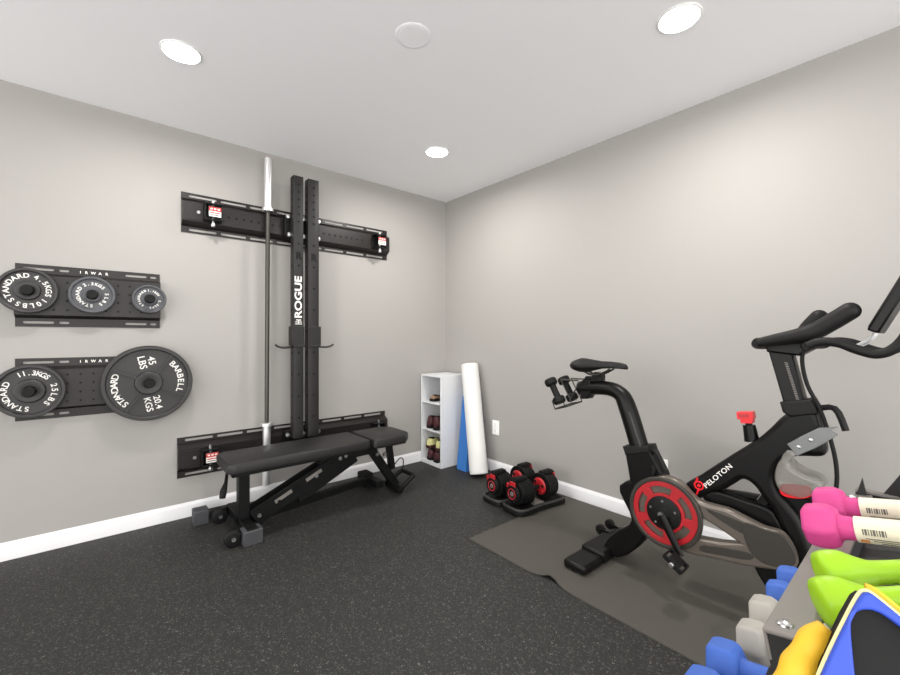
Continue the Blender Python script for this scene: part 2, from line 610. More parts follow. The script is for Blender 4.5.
def A(txt, y, z, rad, a0, a1, size):
    return lambda mb, x: arc_text(mb, txt, y, z, x, rad, a0, a1, size, None)
def L2(lines, y, z, cx, cy, ang, size, gap):
    def f(mb, x):
        for i, s in enumerate(lines):
            me = text_mesh(s, size, 0.0012, 1.02, bold=0.0005)
            mb.mesh(me, on_left_wall(x) @ Matrix.Translation((y + cx, z + cy, 0)) @ Matrix.Rotation(R(ang), 4, 'Z') @ Matrix.Translation((0, -i * gap + gap / 2, 0)))
    return f

(y, z) = PLATES_TOP[0]
weight_plate(y, z, 0.115, 0.024, 0.060, 'black ten pound weight plate with white lettering at left of the upper panel',
             [A('STANDARD', y, z, 0.076, 221, 94, 0.032), A('4.5KGS', y, z, 0.076, 66, -15, 0.032), A('10LBS', y, z, 0.076, -39, -117, 0.032)], M['iron'], 0.047)
(y, z) = PLATES_TOP[1]
weight_plate(y, z, 0.100, 0.022, 0.060, 'five pound weight plate with white lettering in the middle of the upper panel',
             [A('STANDARD', y, z, 0.060, 266, 148, 0.022), A('2.3KGS', y, z, 0.060, 122, 42, 0.022), A('5LBS', y, z, 0.060, 6, -55, 0.022)], M['iron_blue'], 0.040)
(y, z) = PLATES_TOP[2]
weight_plate(y, z, 0.083, 0.020, 0.060, 'smallest worn grey weight plate at the right end of the upper panel',
             [A('STANDARD', y, z, 0.050, 230, 115, 0.015), A('1.1KGS', y, z, 0.050, 95, 30, 0.015), A('2.5LBS', y, z, 0.050, -10, -85, 0.015)], M['iron_blue'], 0.037)
(y, z) = PLATES_LOW[0]
weight_plate(y, z, 0.136, 0.030, 0.060, 'twenty-five pound weight plate at the left of the lower panel',
             [A('11.3KGS', y, z, 0.091, 115, 46, 0.034), A('25LBS', y, z, 0.091, 15, -48, 0.034), A('STANDARD', y, z, 0.091, -97, -205, 0.034)], M['iron'], 0.058)
(y, z) = PLATES_LOW[1]
weight_plate(y, z, 0.219, 0.036, 0.054, 'largest black forty-five pound barbell plate, divided into four sectors',
             [L2(['45', 'LBS'], y, z, -0.010, 0.125, -78, 0.050, 0.046), L2(['20.4', 'KGS'], y, z, 0.020, -0.122, -78, 0.046, 0.046),
              A('BARBELL', y, z, 0.158, 43, -19, 0.045), A('STANDARD', y, z, 0.158, 227, 164, 0.044)], M['iron'], 0.066, spokes=(152, 55, -28, 236))

# ------------------------------------------------------------ wall mounted squat rack
rk = thing('squat_rack', 'black wall mounted fold-back squat rack with two steel uprights and two long wall rails', 'squat rack', (0, -1.43, 0))
def stringer(z0, z1, y0, y1):
    mb = MB()
    fl = 0.038
    for za, zb in ((z0, z0 + fl), (z1 - fl, z1)):
        zm = (za + zb) / 2
        loops = [[(y0, za), (y1, za), (y1, zb), (y0, zb)]]
        w = (y1 - y0 - 0.06) / 8
        for k in range(8):
            a = y0 + 0.03 + k * w + (0.012)
            b = a + w - 0.024
            loops.append(rrect(a, zm - 0.0075, b, zm + 0.0075, 0.006, 3))
        mb.mesh(curve_mesh(loops, 0.006), on_left_wall(0.004), M['stringer'])
    prof = [(0.002, z0 + fl), (0.050, z0 + fl + 0.030), (0.050, z1 - fl - 0.030), (0.002, z1 - fl)]
    mb.loft([[(x, y0, z) for x, z in prof], [(x, y1, z) for x, z in prof]], M['stringer'])
    zc = (z0 + z1) / 2
    for k in range(22):
        yy = y0 + 0.26 + k * (y1 - y0 - 0.52) / 21
        mb.cyl((0.0502, yy, zc), (0.0506, yy, zc), 0.008, M['hole'], 12)
    for yy, s in ((y0 + 0.012, 1), (y1 - 0.012, -1)):
        mb.box((0.052, yy + s * 0.065, zc), (0.004, 0.115, 0.10), M['stringer'])
        mb.cyl((0.054, yy + s * 0.075, zc), (0.058, yy + s * 0.075, zc), 0.010, M['bolt'], 12)
    return mb.build('wall_rail', None, rk)
ru = stringer(1.798, 2.050, -2.166, -0.669)
rl = stringer(0.252, 0.505, -2.187, -0.688)
def hinge_bracket(y, zc, s, wy=0.10, labelled=True):
    mb = MB()
    mb.span((0.05, y - wy / 2, zc + 0.045), (0.125, y + wy / 2, zc + 0.053))
    mb.span((0.05, y - wy / 2, zc - 0.053), (0.125, y + wy / 2, zc - 0.045))
    mb.span((0.05, y - wy / 2, zc - 0.045), (0.058, y + wy / 2, zc + 0.045))
    ys = y - s * (wy / 2 - 0.004)
    mb.span((0.05, ys - 0.004, zc - 0.045), (0.118, ys + 0.004, zc + 0.045))
    b = mb.build('hinge_bracket', M['black'], rk, bevel=0.002)
    if labelled:
      lb = MB()
      lb.span((0.118, y - 0.030, zc - 0.036), (0.122, y + 0.042, zc + 0.036), M['black'])
      lb.span((0.1222, y - 0.028, zc - 0.030), (0.1235, y + 0.040, zc + 0.030), M['cream'])
      lb.span((0.1236, y - 0.028, zc + 0.004), (0.1242, y + 0.040, zc + 0.030), M['warn'])
      lb.span((0.1236, y - 0.022, zc - 0.010), (0.1242, y + 0.034, zc - 0.003), M['warn'])
      lb.span((0.1236, y - 0.022, zc - 0.023), (0.1242, y + 0.026, zc - 0.017), M['ink'])
      for k in range(3):
          lb.span((0.1243, y - 0.020 + k * 0.020, zc + 0.013), (0.1246, y - 0.008 + k * 0.020, zc + 0.022), M['cream'])
      l = lb.build('warning_label', None, b)
      l['label'] = 'red and white warning label'
    pn = MB()
    pn.cyl((0.095, y, zc - 0.085), (0.095, y, zc + 0.075), 0.008, M['bolt'], 14)
    pn.lathe([(0.0, -0.088), (0.012, -0.088), (0.014, -0.078), (0.012, -0.068), (0.0, -0.068)], (0.095, y, zc), (0, 0, 1), M['bolt'], 14)
    pn.build('hinge_pin', None, b)
hinge_bracket(-2.005, 1.925, 1)
hinge_bracket(-0.79, 1.925, -1)
hinge_bracket(-2.02, 0.378, 1)
hinge_bracket(-0.80, 0.378, -1, labelled=False)
def upright(y0, y1):
    zt, zb = 2.268, 0.425
    xf, xb = 0.170, 0.100
    ym = (y0 + y1) / 2
    mb = MB()
    mb.mesh(curve_mesh([rrect(xb, y0, xf, y1, 0.006, 3)], zt - zb), Matrix.Translation((0, 0, (zt + zb) / 2)), M['rackblk'])
    hb = mb
    zs = [zt - 0.06 - k * 0.052 for k in range(6)] + [zt - 0.06 - 5 * 0.052 - 0.155, zt - 0.06 - 5 * 0.052 - 0.31]
    zq = zs[-1] - 0.155
    while zq > zb + 0.05:
        zs.append(zq); zq -= 0.1525
    for zz in zs:
        hb.cyl((xf + 0.0002, ym, zz), (xf + 0.0008, ym, zz), 0.0092, M['hole'], 14)
        hb.cyl(((xf + xb) / 2, y0 - 0.0008, zz), ((xf + xb) / 2, y0 - 0.0002, zz), 0.0092, M['hole'], 14)
    hb.cyl(((xf + xb) / 2, ym, zt + 0.0002), ((xf + xb) / 2, ym, zt + 0.0008), 0.014, M['cream'], 14)
    o = hb.build('upright', None, rk)
    rb = MB()
    rb.mesh(text_mesh('R', 0.066, 0.001, bold=0.004), on_left_wall(xf + 0.0006) @ Matrix.Translation((ym, 1.705, 0)))
    rb.build('letter_cutout', M['hole'], o)
    return o
U1 = upright(-1.523, -1.453)
U2 = upright(-1.420, -1.340)
tx = MB()
me = text_mesh('ROGUE', 0.085, 0.0012, 1.0, bold=0.0022)
lw = max(v.co.x for v in me.vertices) - min(v.co.x for v in me.vertices)
tx.mesh(me, on_left_wall(0.1708) @ Matrix.Translation((-1.489, 1.416, 0)) @ Matrix.Rotation(PI / 2, 4, 'Z') @ Matrix.Scale(0.80, 4, (0, 1, 0)) @ Matrix.Scale(0.292 / lw, 4, (1, 0, 0)))
for k, (w, h) in enumerate(((0.007, 0.034), (0.005, 0.046), (0.005, 0.046))):
    zc = 1.256 - k * 0.014
    tx.box((0.1708, -1.489, zc), (0.0012, h, w))
tx.box((0.1708, -1.489, 1.240), (0.0012, 0.007, 0.030))
o = tx.build('logo_lettering', M['cream'], U1)
o['label'] = 'white brand lettering reading upward'
# bolts and links between uprights and rails
for (yy, zz) in ((-1.545, 1.985), (-1.535, 1.86), (-1.436, 1.985), (-1.436, 1.86), (-1.325, 1.86), (-1.325, 1.985), (-1.545, 0.445), (-1.436, 0.44), (-1.325, 0.44)):
    MB().lathe([(0.010, 0), (0.010, 0.014), (0.017, 0.014), (0.017, 0.022), (0.013, 0.028), (0, 0.029)], (0.098, yy, zz), (1, 0, 0), seg=14).build('hinge_bolt', M['bolt'], rk)
for (za, zb) in ((1.85, 2.0), (0.40, 0.47)):
    MB().span((0.048, -1.56, za), (0.100, -1.31, zb)).build('hinge_block', M['black'], rk, bevel=0.003)

# J cups hooked on the uprights
def j_cup(y0, y1, s, label):
    t = thing('j_cup', label, 'j-cup', (0.17, (y0 + y1) / 2, 1.07), 'j-cups on the uprights')
    e = 0.006
    mb = MB()
    mb.span((0.171, y0 - 0.004, 1.078), (0.171 + e, y1 + 0.004, 1.212))
    ya = y0 - 0.012 if s < 0 else y1 + 0.001
    mb.span((0.100, ya, 1.078), (0.177, ya + 0.011, 1.212))
    mb.span((0.171, y0 - 0.006, 1.064), (0.183, y1 + 0.006, 1.080))
    mb.build('sleeve', M['rackblk'], t, bevel=0.0025)
    yo = y0 if s < 0 else y1
    pts = [(0.150, yo, 1.068), (0.150, yo + s * 0.05, 1.063), (0.150, yo + s * 0.075, 1.064), (0.150, yo + s * 0.100, 1.070), (0.150, yo + s * 0.118, 1.083)]
    MB().tube(pts, [0.014, 0.014, 0.014, 0.013, 0.011], seg=8, flat=0.55, up=(0, 0, 1)).build('prong', M['rackblk'], t)
j_cup(-1.523, -1.453, -1, 'black j-cup on the left upright with its prong pointing left')
j_cup(-1.420, -1.340, 1, 'black j-cup on the right upright with its prong pointing right')

# barbell
bt = thing('barbell', 'olympic barbell with chrome sleeves standing upright against the wall rack', 'barbell', (0.092, -1.682, 0.13))
def bar_y(z):
    return -1.682 + (z - 0.12) * 0.0052
def bp3(z):
    return (0.092, bar_y(z), z)
MB().tube([bp3(0.54), bp3(2.01)], 0.0142, seg=20).build('shaft', M['shaft'], bt)
for z0, z1, zc in ((2.01, 2.365, 2.01), (0.12, 0.535, 0.535)):
    s = MB().tube([bp3(z0), bp3(z1)], 0.0252, seg=28).build('sleeve', M['chrome'], bt, bevel=0.002)
    MB().tube([bp3(zc - 0.012), bp3(zc + 0.012)], 0.037, seg=28).build('collar', M['chrome'], s, bevel=0.003)

# ------------------------------------------------------------ weight bench
bn = thing('weight_bench', 'black adjustable weight bench set flat in front of the wall rack', 'bench', (0.45, -1.5, 0))
def pad(name, x0, x1, y0, y1, z0, z1, chamf, cl):
    mb = MB()
    c = chamf
    def ring(ins, z):
        o = []
        o.extend([(x0 + ins, y0 + c[0] + ins * .4, z), (x0 + c[0] + ins * .4, y0 + ins, z), (x1 - c[1] - ins * .4, y0 + ins, z), (x1 - ins, y0 + c[1] + ins * .4, z),
                  (x1 - ins, y1 - c[2] - ins * .4, z), (x1 - c[2] - ins * .4, y1 - ins, z), (x0 + c[3] + ins * .4, y1 - ins, z), (x0 + ins, y1 - c[3] - ins * .4, z)])
        return o
    mb.loft([ring(0.004, z0), ring(0, z0 + 0.004), ring(0, z1 - 0.014), ring(0.004, z1 - 0.005), ring(0.012, z1)])
    return mb.build(name, M['vinyl'], bn, bevel=0.004, bseg=2, smooth=50)
bk = pad('back_pad', 0.285, 0.617, -2.03, -1.166, 0.388, 0.446, (0.035, 0.035, 0.012, 0.012), 0)
st = pad('seat_pad', 0.285, 0.640, -1.150, -0.835, 0.388, 0.446, (0.012, 0.012, 0.07, 0.07), 0)
for p, y0, y1 in ((bk, -2.03, -1.166), (st, -1.150, -0.835)):
    MB().span((0.30, y0 + 0.05, 0.372), (0.60, y1 - 0.04, 0.388)).build('underside_board', M['rubber'], p)
MB().span((0.415, -1.945, 0.045), (0.475, -1.885, 0.375)).build('support_post', M['black'], bn, bevel=0.004)
MB().span((0.43, -1.98, 0.330), (0.475, -1.20, 0.372)).build('back_frame', M['black'], bn, bevel=0.004)
MB().span((0.17, -1.945, 0.03), (0.66, -1.885, 0.085)).build('front_crossbar', M['black'], bn, bevel=0.004)
MB().span((0.575, -1.965, 0.0), (0.665, -1.865, 0.082)).build('foot', M['greyfoot'], bn, bevel=0.006)
lf = MB()
lf.span((0.115, -2.125, 0.0), (0.205, -2.045, 0.088))
lf.build('foot', M['greyfoot'], bn, bevel=0.006)
MB().span((0.14, -2.06, 0.03), (0.20, -1.90, 0.070)).build('foot_bracket', M['black'], bn, bevel=0.004)
for (wx, wy) in ((0.235, -1.995), (0.598, -2.005)):
    w = MB().lathe([(0.0, -0.025), (0.03, -0.025), (0.04, -0.022), (0.045, -0.015), (0.045, 0.015), (0.04, 0.022), (0.03, 0.025), (0.0, 0.025)], (wx, wy, 0.045), (1, 0, 0), seg=28).build('wheel', M['rubber'], bn)
    MB().cyl((wx + 0.025, wy, 0.045), (wx + 0.031, wy, 0.045), 0.011, seg=14).build('axle_cap', M['bolt'], w)
    MB().span((wx - 0.035, wy, 0.035), (wx - 0.028, -1.90, 0.07)).build('wheel_bracket', M['black'], bn)
# main floor beam
MB().tube([(0.44, -1.90, 0.062), (0.30, -0.99, 0.062)], 0.032, seg=4, rot=PI / 4).build('floor_beam', M['black'], bn, bevel=0.003)
MB().span((0.16, -1.03, 0.0), (0.27, -0.95, 0.095)).build('foot', M['rubber'], bn, bevel=0.006)
MB().span((0.20, -1.02, 0.03), (0.44, -0.96, 0.08)).build('rear_crossbar', M['black'], bn, bevel=0.004)
# slanted adjustment ladder
lad = MB()
for x in (0.405, 0.490):
    a, b = Vector((x, -1.87, 0.075)), Vector((x, -1.28, 0.345))
    d = (b - a).normalized(); nrm = Vector((0, -d.z, d.y))
    w = 0.052
    lad.hexa([a - nrm * w + Vector((-0.005, 0, 0)), b - nrm * w * 0.8 + Vector((-0.005, 0, 0)), b - nrm * w * 0.8 + Vector((0.005, 0, 0)), a - nrm * w + Vector((0.005, 0, 0)),
              a + nrm * w + Vector((-0.005, 0, 0)), b + nrm * w * 0.8 + Vector((-0.005, 0, 0)), b + nrm * w * 0.8 + Vector((0.005, 0, 0)), a + nrm * w + Vector((0.005, 0, 0))])
lo = lad.build('adjustment_ladder', M['black'], bn, bevel=0.002)
for k in range(5):
    q = Vector((0.45, -1.84 + 0.115 * k, 0.088 + 0.0525 * k))
    MB().cyl(q + Vector((-0.055, 0, 0)), q + Vector((0.052, 0, 0)), 0.011, seg=14).build('ladder_rung', M['bolt'] if k in (0, 3) else M['black'], lo)
stx = MB()
for k in range(2):
    q = Vector((0.4955, -1.70 + 0.19 * k, 0.165 + 0.088 * k))
    stx.box(q, (0.001, 0.11, 0.022), rot=Matrix.Rotation(R(24.6), 3, 'X'))
o = stx.build('ladder_slot', M['rail'], lo)
stay = MB()
stay.tube([(0.45, -1.60, 0.11), (0.45, -1.20, 0.30)], 0.036, seg=4, rot=PI / 4)
stay.build('back_stay', M['black'], bn, bevel=0.003)
gus = MB()
gus.mesh(curve_mesh([[(-1.382, 0.302), (-1.065, 0.311), (-1.033, 0.334), (-1.161, 0.364), (-1.452, 0.341), (-1.465, 0.305)]], 0.07, 0.004), on_left_wall(0.45))
gus.build('hinge_gusset', M['black'], bn)
# seat support leg, rear loop handle
sl = MB()
sl.tube([(0.45, -1.10, 0.370), (0.45, -0.87, 0.035)], 0.040, seg=4, rot=PI / 4)
sl.build('seat_leg', M['black'], bn, bevel=0.004)
sp = MB()
sp.tube([(0.45, -0.93, 0.375), (0.45, -0.90, 0.16)], 0.030, seg=4, rot=PI / 4)
sp.build('seat_post', M['black'], bn, bevel=0.004)
MB().span((0.42, -1.145, 0.345), (0.48, -0.92, 0.374)).build('seat_frame', M['black'], bn, bevel=0.003)
hd = MB()
hd.tube([(0.54, -0.88, 0.028), (0.54, -0.79, 0.085), (0.535, -0.765, 0.095), (0.52, -0.755, 0.098), (0.39, -0.755, 0.098), (0.375, -0.765, 0.095), (0.37, -0.79, 0.085), (0.37, -0.88, 0.028), (0.54, -0.88, 0.028)], 0.016, seg=10)
hd.build('loop_handle', M['black'], bn)
ro = MB()
ro.cyl((0.355, -0.88, 0.026), (0.555, -0.88, 0.026), 0.026, seg=16)
ro.build('rear_foot', M['rubber'], bn, bevel=0.003)
for q in ((0.487, -1.045, 0.300), (0.487, -0.985, 0.290), (0.487, -1.29, 0.335), (0.487, -1.33, 0.325)):
    MB().lathe([(0.0, 0.012), (0.012, 0.011), (0.015, 0.0)], q, (1, 0, 0), seg=14).build('pivot_bolt', M['bolt'], bn)
pk = MB()
pk.tube([(0.45, -2.00, 0.365), (0.56, -2.03, 0.340), (0.60, -2.05, 0.31), (0.60, -2.055, 0.275)], [0.008, 0.009, 0.018, 0.016], seg=12)
pk.build('pull_handle', M['rubber'], bn)
cb = MB()
cb.tube(crom([(0.49, -0.90, 0.20), (0.50, -0.86, 0.24), (0.50, -0.83, 0.22), (0.50, -0.84, 0.16), (0.48, -0.88, 0.13)], 5, False), 0.004, seg=8)
cb.build('cable_loop', M['rubber'], bn)

# ------------------------------------------------------------ corner shelf
sh = thing('cube_bookcase', 'narrow white three-cubby bookcase standing in the room corner', 'bookcase', (0.163, -0.155, 0))
X0, X1, Y0, Y1, ZT = 0.016, 0.312, -0.312, -0.016, 0.800
for x in (X0, X1 - 0.016):
    MB().span((x, Y0, 0), (x + 0.016, Y1, ZT)).build('side_panel', M['shelf'], sh, bevel=0.001)
MB().span((X0 + 0.016, Y0, ZT - 0.016), (X1 - 0.016, Y1, ZT)).build('top_panel', M['shelf'], sh, bevel=0.001)
MB().span((X0 + 0.016, Y0, 0.0), (X1 - 0.016, Y1, 0.030)).build('bottom_panel', M['shelf'], sh, bevel=0.001)
for zz in (0.298, 0.543):
    MB().span((X0 + 0.016, Y0 + 0.002, zz), (X1 - 0.016, Y1 - 0.006, zz + 0.016)).build('shelf_board', M['shelf'], sh, bevel=0.001)
MB().span((X0 + 0.016, Y1 - 0.006, 0.03), (X1 - 0.016, Y1, ZT - 0.016)).build('back_panel', M['shelf'], sh)

def shoe(upper, sole, mtx, label, group, h=0.095, ln=0.26):
    """heel at the local origin facing -y, toe towards +y"""
    t = local_thing('sport_shoe', label, 'shoe', mtx, group)
    rings = []
    for yy, w, top in ((0.0, 0.026, h * 0.86), (0.012, 0.034, h), (0.06, 0.037, h * 0.93), (0.11, 0.036, h * 0.80), (0.16, 0.042, h * 0.60), (0.21, 0.044, h * 0.46), (0.25, 0.034, h * 0.36), (ln + 0.005, 0.015, h * 0.28)):
        rg = []
        for k in range(16):
            a = 2 * PI * k / 16
            cx, cz = math.cos(a), math.sin(a)
            rg.append((w * math.copysign(abs(cx) ** 0.7, cx) * (0.82 if cz > 0.3 else 1.0), yy, 0.02 + (top - 0.02) * (0.5 + 0.5 * math.copysign(abs(cz) ** 0.8, cz))))
        rings.append(rg)
    MB().loft(rings).build('upper', upper, t, smooth=60)
    so = [(0.0, 0.0)]
    out = [(-0.026, -0.006), (0.026, -0.006), (0.036, 0.02), (0.036, 0.11), (0.046, 0.18), (0.044, 0.225), (0.026, 0.262), (0.0, 0.268), (-0.026, 0.262), (-0.042, 0.225), (-0.044, 0.18), (-0.036, 0.11), (-0.036, 0.02)]
    MB().mesh(curve_mesh([crom(out, 4)], 0.026, 0.004), Matrix.Translation((0, 0, 0.0135))).build('sole', sole, t)
    mb = MB()
    mb.loft([[(0.020 * math.cos(2 * PI * k / 14), 0.045 + 0.036 * math.sin(2 * PI * k / 14), h * 0.90 - 0.10 * (0.036 * math.sin(2 * PI * k / 14)) + dz) for k in range(14)] for dz in (0.0, 0.012)])
    mb.build('collar_opening', M['hole'], t, smooth=60)
    mb = MB()
    for k in range(4):
        yy = 0.115 + k * 0.018
        mb.tube([(-0.020, yy, h * (0.80 - 0.105 * k) - 0.001), (0.0, yy + 0.006, h * (0.83 - 0.105 * k) + 0.002), (0.020, yy, h * (0.80 - 0.105 * k) - 0.001)], 0.003, seg=6)
    mb.build('laces', sole, t, smooth=60)
    return t
def at(x, y, z, a=0.0, tilt=0.0):
    return Matrix.Translation((x, y, z)) @ Matrix.Rotation(R(a), 4, 'Z') @ Matrix.Rotation(R(tilt), 4, 'X') @ Matrix.Scale(0.94, 4)
shoe(M['shoered'], M['rubber'], at(0.115, -0.292, 0.031, 3), 'dark red sports shoe at the left of the bottom cubby, under the yellow pair', 'shoes in the white bookcase')
shoe(M['shoered'], M['rubber'], at(0.215, -0.300, 0.031, -3), 'dark red sports shoe at the right of the bottom cubby, under the yellow pair', 'shoes in the white bookcase')
shoe(M['shoeyel'], M['shoered'], at(0.095, -0.285, 0.131, 4, 0), 'pale yellow sports shoe on top of the bottom cubby pair, left one', 'shoes in the white bookcase')
shoe(M['shoeyel'], M['shoered'], at(0.215, -0.280, 0.131, -4, 0), 'pale yellow sports shoe on top of the bottom cubby pair, right one', 'shoes in the white bookcase')
shoe(M['shoered'], M['rubber'], at(0.110, -0.292, 0.315, 4), 'dark red and black sports shoe in the middle cubby, left one', 'shoes in the white bookcase', h=0.115)
shoe(M['shoered'], M['rubber'], at(0.210, -0.302, 0.315, -4), 'dark red and black sports shoe in the middle cubby, right one', 'shoes in the white bookcase', h=0.13)
shoe(M['shoetan'], M['rubber'], at(0.150, -0.285, 0.560, 10), 'low tan shoe lying alone in the top cubby', 'shoes in the white bookcase', h=0.055)

# folded blue mat and the white roller leaning on the right wall
fm = MB()
c0 = Vector((0.455, -0.212, 0.0)); c1 = Vector((0.385, -0.078, 0.615))
for k in range(3):
    n = Vector((0.02, 0.97, -0.22)).normalized() * (0.022 * k)
    wv = Vector((0.085, 0.0, 0.0))
    th = Vector((0.0, 0.021, 0.0))
    a = c0 + n; b = c1 + n * 0.9
    a.z = max(a.z, 0.0)
    a.z = 0.0
    fm.hexa([a - wv * 0.7, a + wv * 0.7, a + wv * 0.7 + th, a - wv * 0.7 + th, b - wv * 0.7, b + wv * 0.5, b + wv * 0.5 + th, b - wv * 0.7 + th])
tag(fm.build('exercise_mat', M['blue'], None, bevel=0.005), 'folded blue foam mat leaning between the white bookcase and the white roller', 'mat')
fr = thing('foam_roller', 'tall white foam roller leaning against the right wall beside the bookcase', 'foam roller', (0.585, -0.185, 0))
b0 = Vector((0.655, -0.195, 0.020)); b1 = Vector((0.436, -0.094, 0.898))
ax = (b1 - b0)
ln = ax.length
mb = MB().lathe([(0.0, 0.004), (0.03, 0.0), (0.070, 0.0), (0.075, 0.005), (0.075, ln - 0.005), (0.070, ln), (0.03, ln), (0.0, ln - 0.004)], b0, ax, seg=48)
mb.build('foam_cylinder', M['foam'], fr)

# ------------------------------------------------------------ adjustable dumbbells in their trays
def adjustable(cx, cy, rz, lab_t, lab_d):
    mtx = Matrix.Translation((cx, cy, 0.0072 if cx > 1.2 else 0.001)) @ Matrix.Rotation(rz, 4, 'Z') @ Matrix.Scale(0.98, 4)
    t = local_thing('dumbbell_tray', lab_t, 'dumbbell tray', mtx, 'trays of the adjustable dumbbells')
    # local: y along the dumbbell (front = -y), x across
    out = []
    hw, hl = 0.098, 0.215
    out = crom([(-hw * 0.55, -hl), (hw * 0.55, -hl), (hw * 0.95, -hl * 0.86), (hw, -hl * 0.5), (hw * 0.93, 0), (hw, hl * 0.5), (hw * 0.98, hl * 0.92), (hw * 0.8, hl), (-hw * 0.8, hl), (-hw * 0.98, hl * 0.92), (-hw, hl * 0.5), (-hw * 0.93, 0), (-hw, -hl * 0.5), (-hw * 0.95, -hl * 0.86)], 5)
    MB().mesh(curve_mesh([out], 0.032, 0.004), Matrix.Translation((0, 0, 0.017))).build('tray_base', M['rubber'], t)
    inner = [(x * 0.9, y * 0.95) for x, y in out]
    MB().mesh(curve_mesh([out, inner], 0.014, 0.003), Matrix.Translation((0, 0, 0.038))).build('tray_rim', M['tray'], t)
    MB().span((-0.06, -0.045, 0.033), (0.06, 0.045, 0.039)).build('scale_plate', M['rail'], t, bevel=0.002)
    d = local_thing('adjustable_dumbbell', lab_d, 'dumbbell', mtx.copy(), 'adjustable dumbbells by the right wall')
    zc = 0.122
    for s in (-1, 1):
        for k in range(6):
            yy = s * (0.075 + k * 0.0175)
            rr = 0.089 - 0.0022 * k
            mb = MB()
            # plates with flats and a notch on top
            pts = []
            for j in range(40):
                a = 2 * PI * j / 40
                rj = rr * (1.0 if abs(math.sin(a)) < 0.93 else 0.965)
                pts.append((rj * math.cos(a), rj * math.sin(a)))
            mb.mesh(curve_mesh([pts], 0.0135, 0.003), Matrix.Translation((0, yy, zc)) @ Matrix.Rotation(PI / 2, 4, 'X'))
            mb.build('weight_disc', M['black'], d)
        sel = MB()
        sel.lathe([(0.0, 0.010), (0.026, 0.010), (0.030, 0.012), (0.052, 0.012), (0.056, 0.004), (0.056, -0.01)], (0, s * 0.185, zc), (0, s, 0), M['rubber'], 36)
        sel.torus((0, s * 0.1975, zc), (0, 1, 0), 0.032, 0.003, M['red'], 32, 8)
        sel.lathe([(0.0, 0.016), (0.012, 0.016), (0.016, 0.010)], (0, s * 0.185, zc), (0, s, 0), M['discgrey'], 20)
        sel.build('selector_dial', None, d)
        tp = MB()
        tp.box((0.0, s * 0.130, zc + 0.086), (0.05, 0.105, 0.010), M['rubber'])
        for k in range(5):
            tp.box((0.0, s * (0.085 + k * 0.021), zc + 0.094), (0.044, 0.012, 0.010), M['black'])
        tp.box((0.0, s * 0.188, zc + 0.058), (0.048, 0.012, 0.036), M['red'])
        tp.box((-0.045, s * 0.188, zc + 0.045), (0.020, 0.010, 0.030), M['red'])
        tp.build('top_bridge', None, d, bevel=0.002)
        ic = MB()
        ic.lathe([(0.05, 0.0), (0.058, 0.004), (0.05, 0.012), (0.028, 0.016), (0.0, 0.017)], (0, s * 0.066, zc), (0, -s, 0), M['red'], 32)
        for j in range(6):
            a = 2 * PI * j / 6 + 0.3
            ic.box((0.040 * math.cos(a), s * 0.053, zc + 0.040 * math.sin(a)), (0.018, 0.010, 0.018), M['red'] if j % 2 else M['rubber'], Matrix.Rotation(-a, 3, 'Y'))
        ic.build('inner_hub', None, d)
    mb = MB()
    prof = [(0.016, -0.062), (0.015, -0.045), (0.0175, -0.02), (0.018, 0.0), (0.0175, 0.02), (0.015, 0.045), (0.016, 0.062)]
    mb.lathe(prof, (0, 0, zc), (0, 1, 0), seg=24)
    mb.build('grip', M['rubber'], d)
adjustable(1.120, -0.325, R(-4), 'black tray under the adjustable dumbbell nearer the white foam roller', 'black and red adjustable dumbbell nearer the white foam roller')
adjustable(1.325, -0.345, R(-6), 'black tray under the adjustable dumbbell at the edge of the bike mat', 'black and red adjustable dumbbell at the edge of the bike mat')

# ------------------------------------------------------------ bike mat
mo = MB()
mx0, mx1, my0, my1 = 1.375, 3.22, -0.975, -0.03
nx, ny = 60, 24
top = []
def mz(x, y):
    g = math.exp(-((x - 1.905) / 0.05) ** 2) * max(0.0, 1 - (y - my0) / 0.22)
    return 0.006 + 0.020 * g * g
def mx_(x, y):
    g = math.exp(-((x - 1.905) / 0.07) ** 2) * max(0.0, 1 - (y - my0) / 0.25)
    return y + 0.025 * g
vt, fs = [], []
for i in range(nx + 1):
    for j in range(ny + 1):
        x = mx0 + (mx1 - mx0) * i / nx
        yy = my0 + (my1 - my0) * (j / ny) ** 1.3
        vt.append((x, mx_(x, yy), mz(x, yy)))
n1 = len(vt)
vt += [(x, y, 0.0005 + max(0, z - 0.006)) for x, y, z in vt]
def ix(i, j): return i * (ny + 1) + j
for i in range(nx):
    for j in range(ny):
        fs.append((ix(i, j), ix(i + 1, j), ix(i + 1, j + 1), ix(i, j + 1)))
        fs.append(tuple(n1 + q for q in (ix(i, j), ix(i, j + 1), ix(i + 1, j + 1), ix(i + 1, j))))
for i in range(nx):
    for j in (0, ny):
        fs.append((ix(i, j), ix(i + 1, j), n1 + ix(i + 1, j), n1 + ix(i, j)))
for j in range(ny):
    for i in (0, nx):
        fs.append((ix(i, j), ix(i, j + 1), n1 + ix(i, j + 1), n1 + ix(i, j)))
mo._faces([Vector(v) for v in vt], fs, None)
tag(mo.build('bike_mat', M['mat'], None, smooth=30), 'flat dark grey rubber mat with a rippled edge under the exercise bike', 'mat')

# ------------------------------------------------------------ exercise bike
bk = thing('exercise_bike', 'black stationary spin bike with red pulley wheel standing on the rubber mat', 'exercise bike', (2.35, -0.55, 0.006))
def slab(loops, yc, thick, bevel, name, m, parent=bk, smooth=40):
    return MB().mesh(curve_mesh(loops, thick, bevel, 3), facing_room(yc)).build(name, m, parent, smooth=smooth)
YC = -0.55
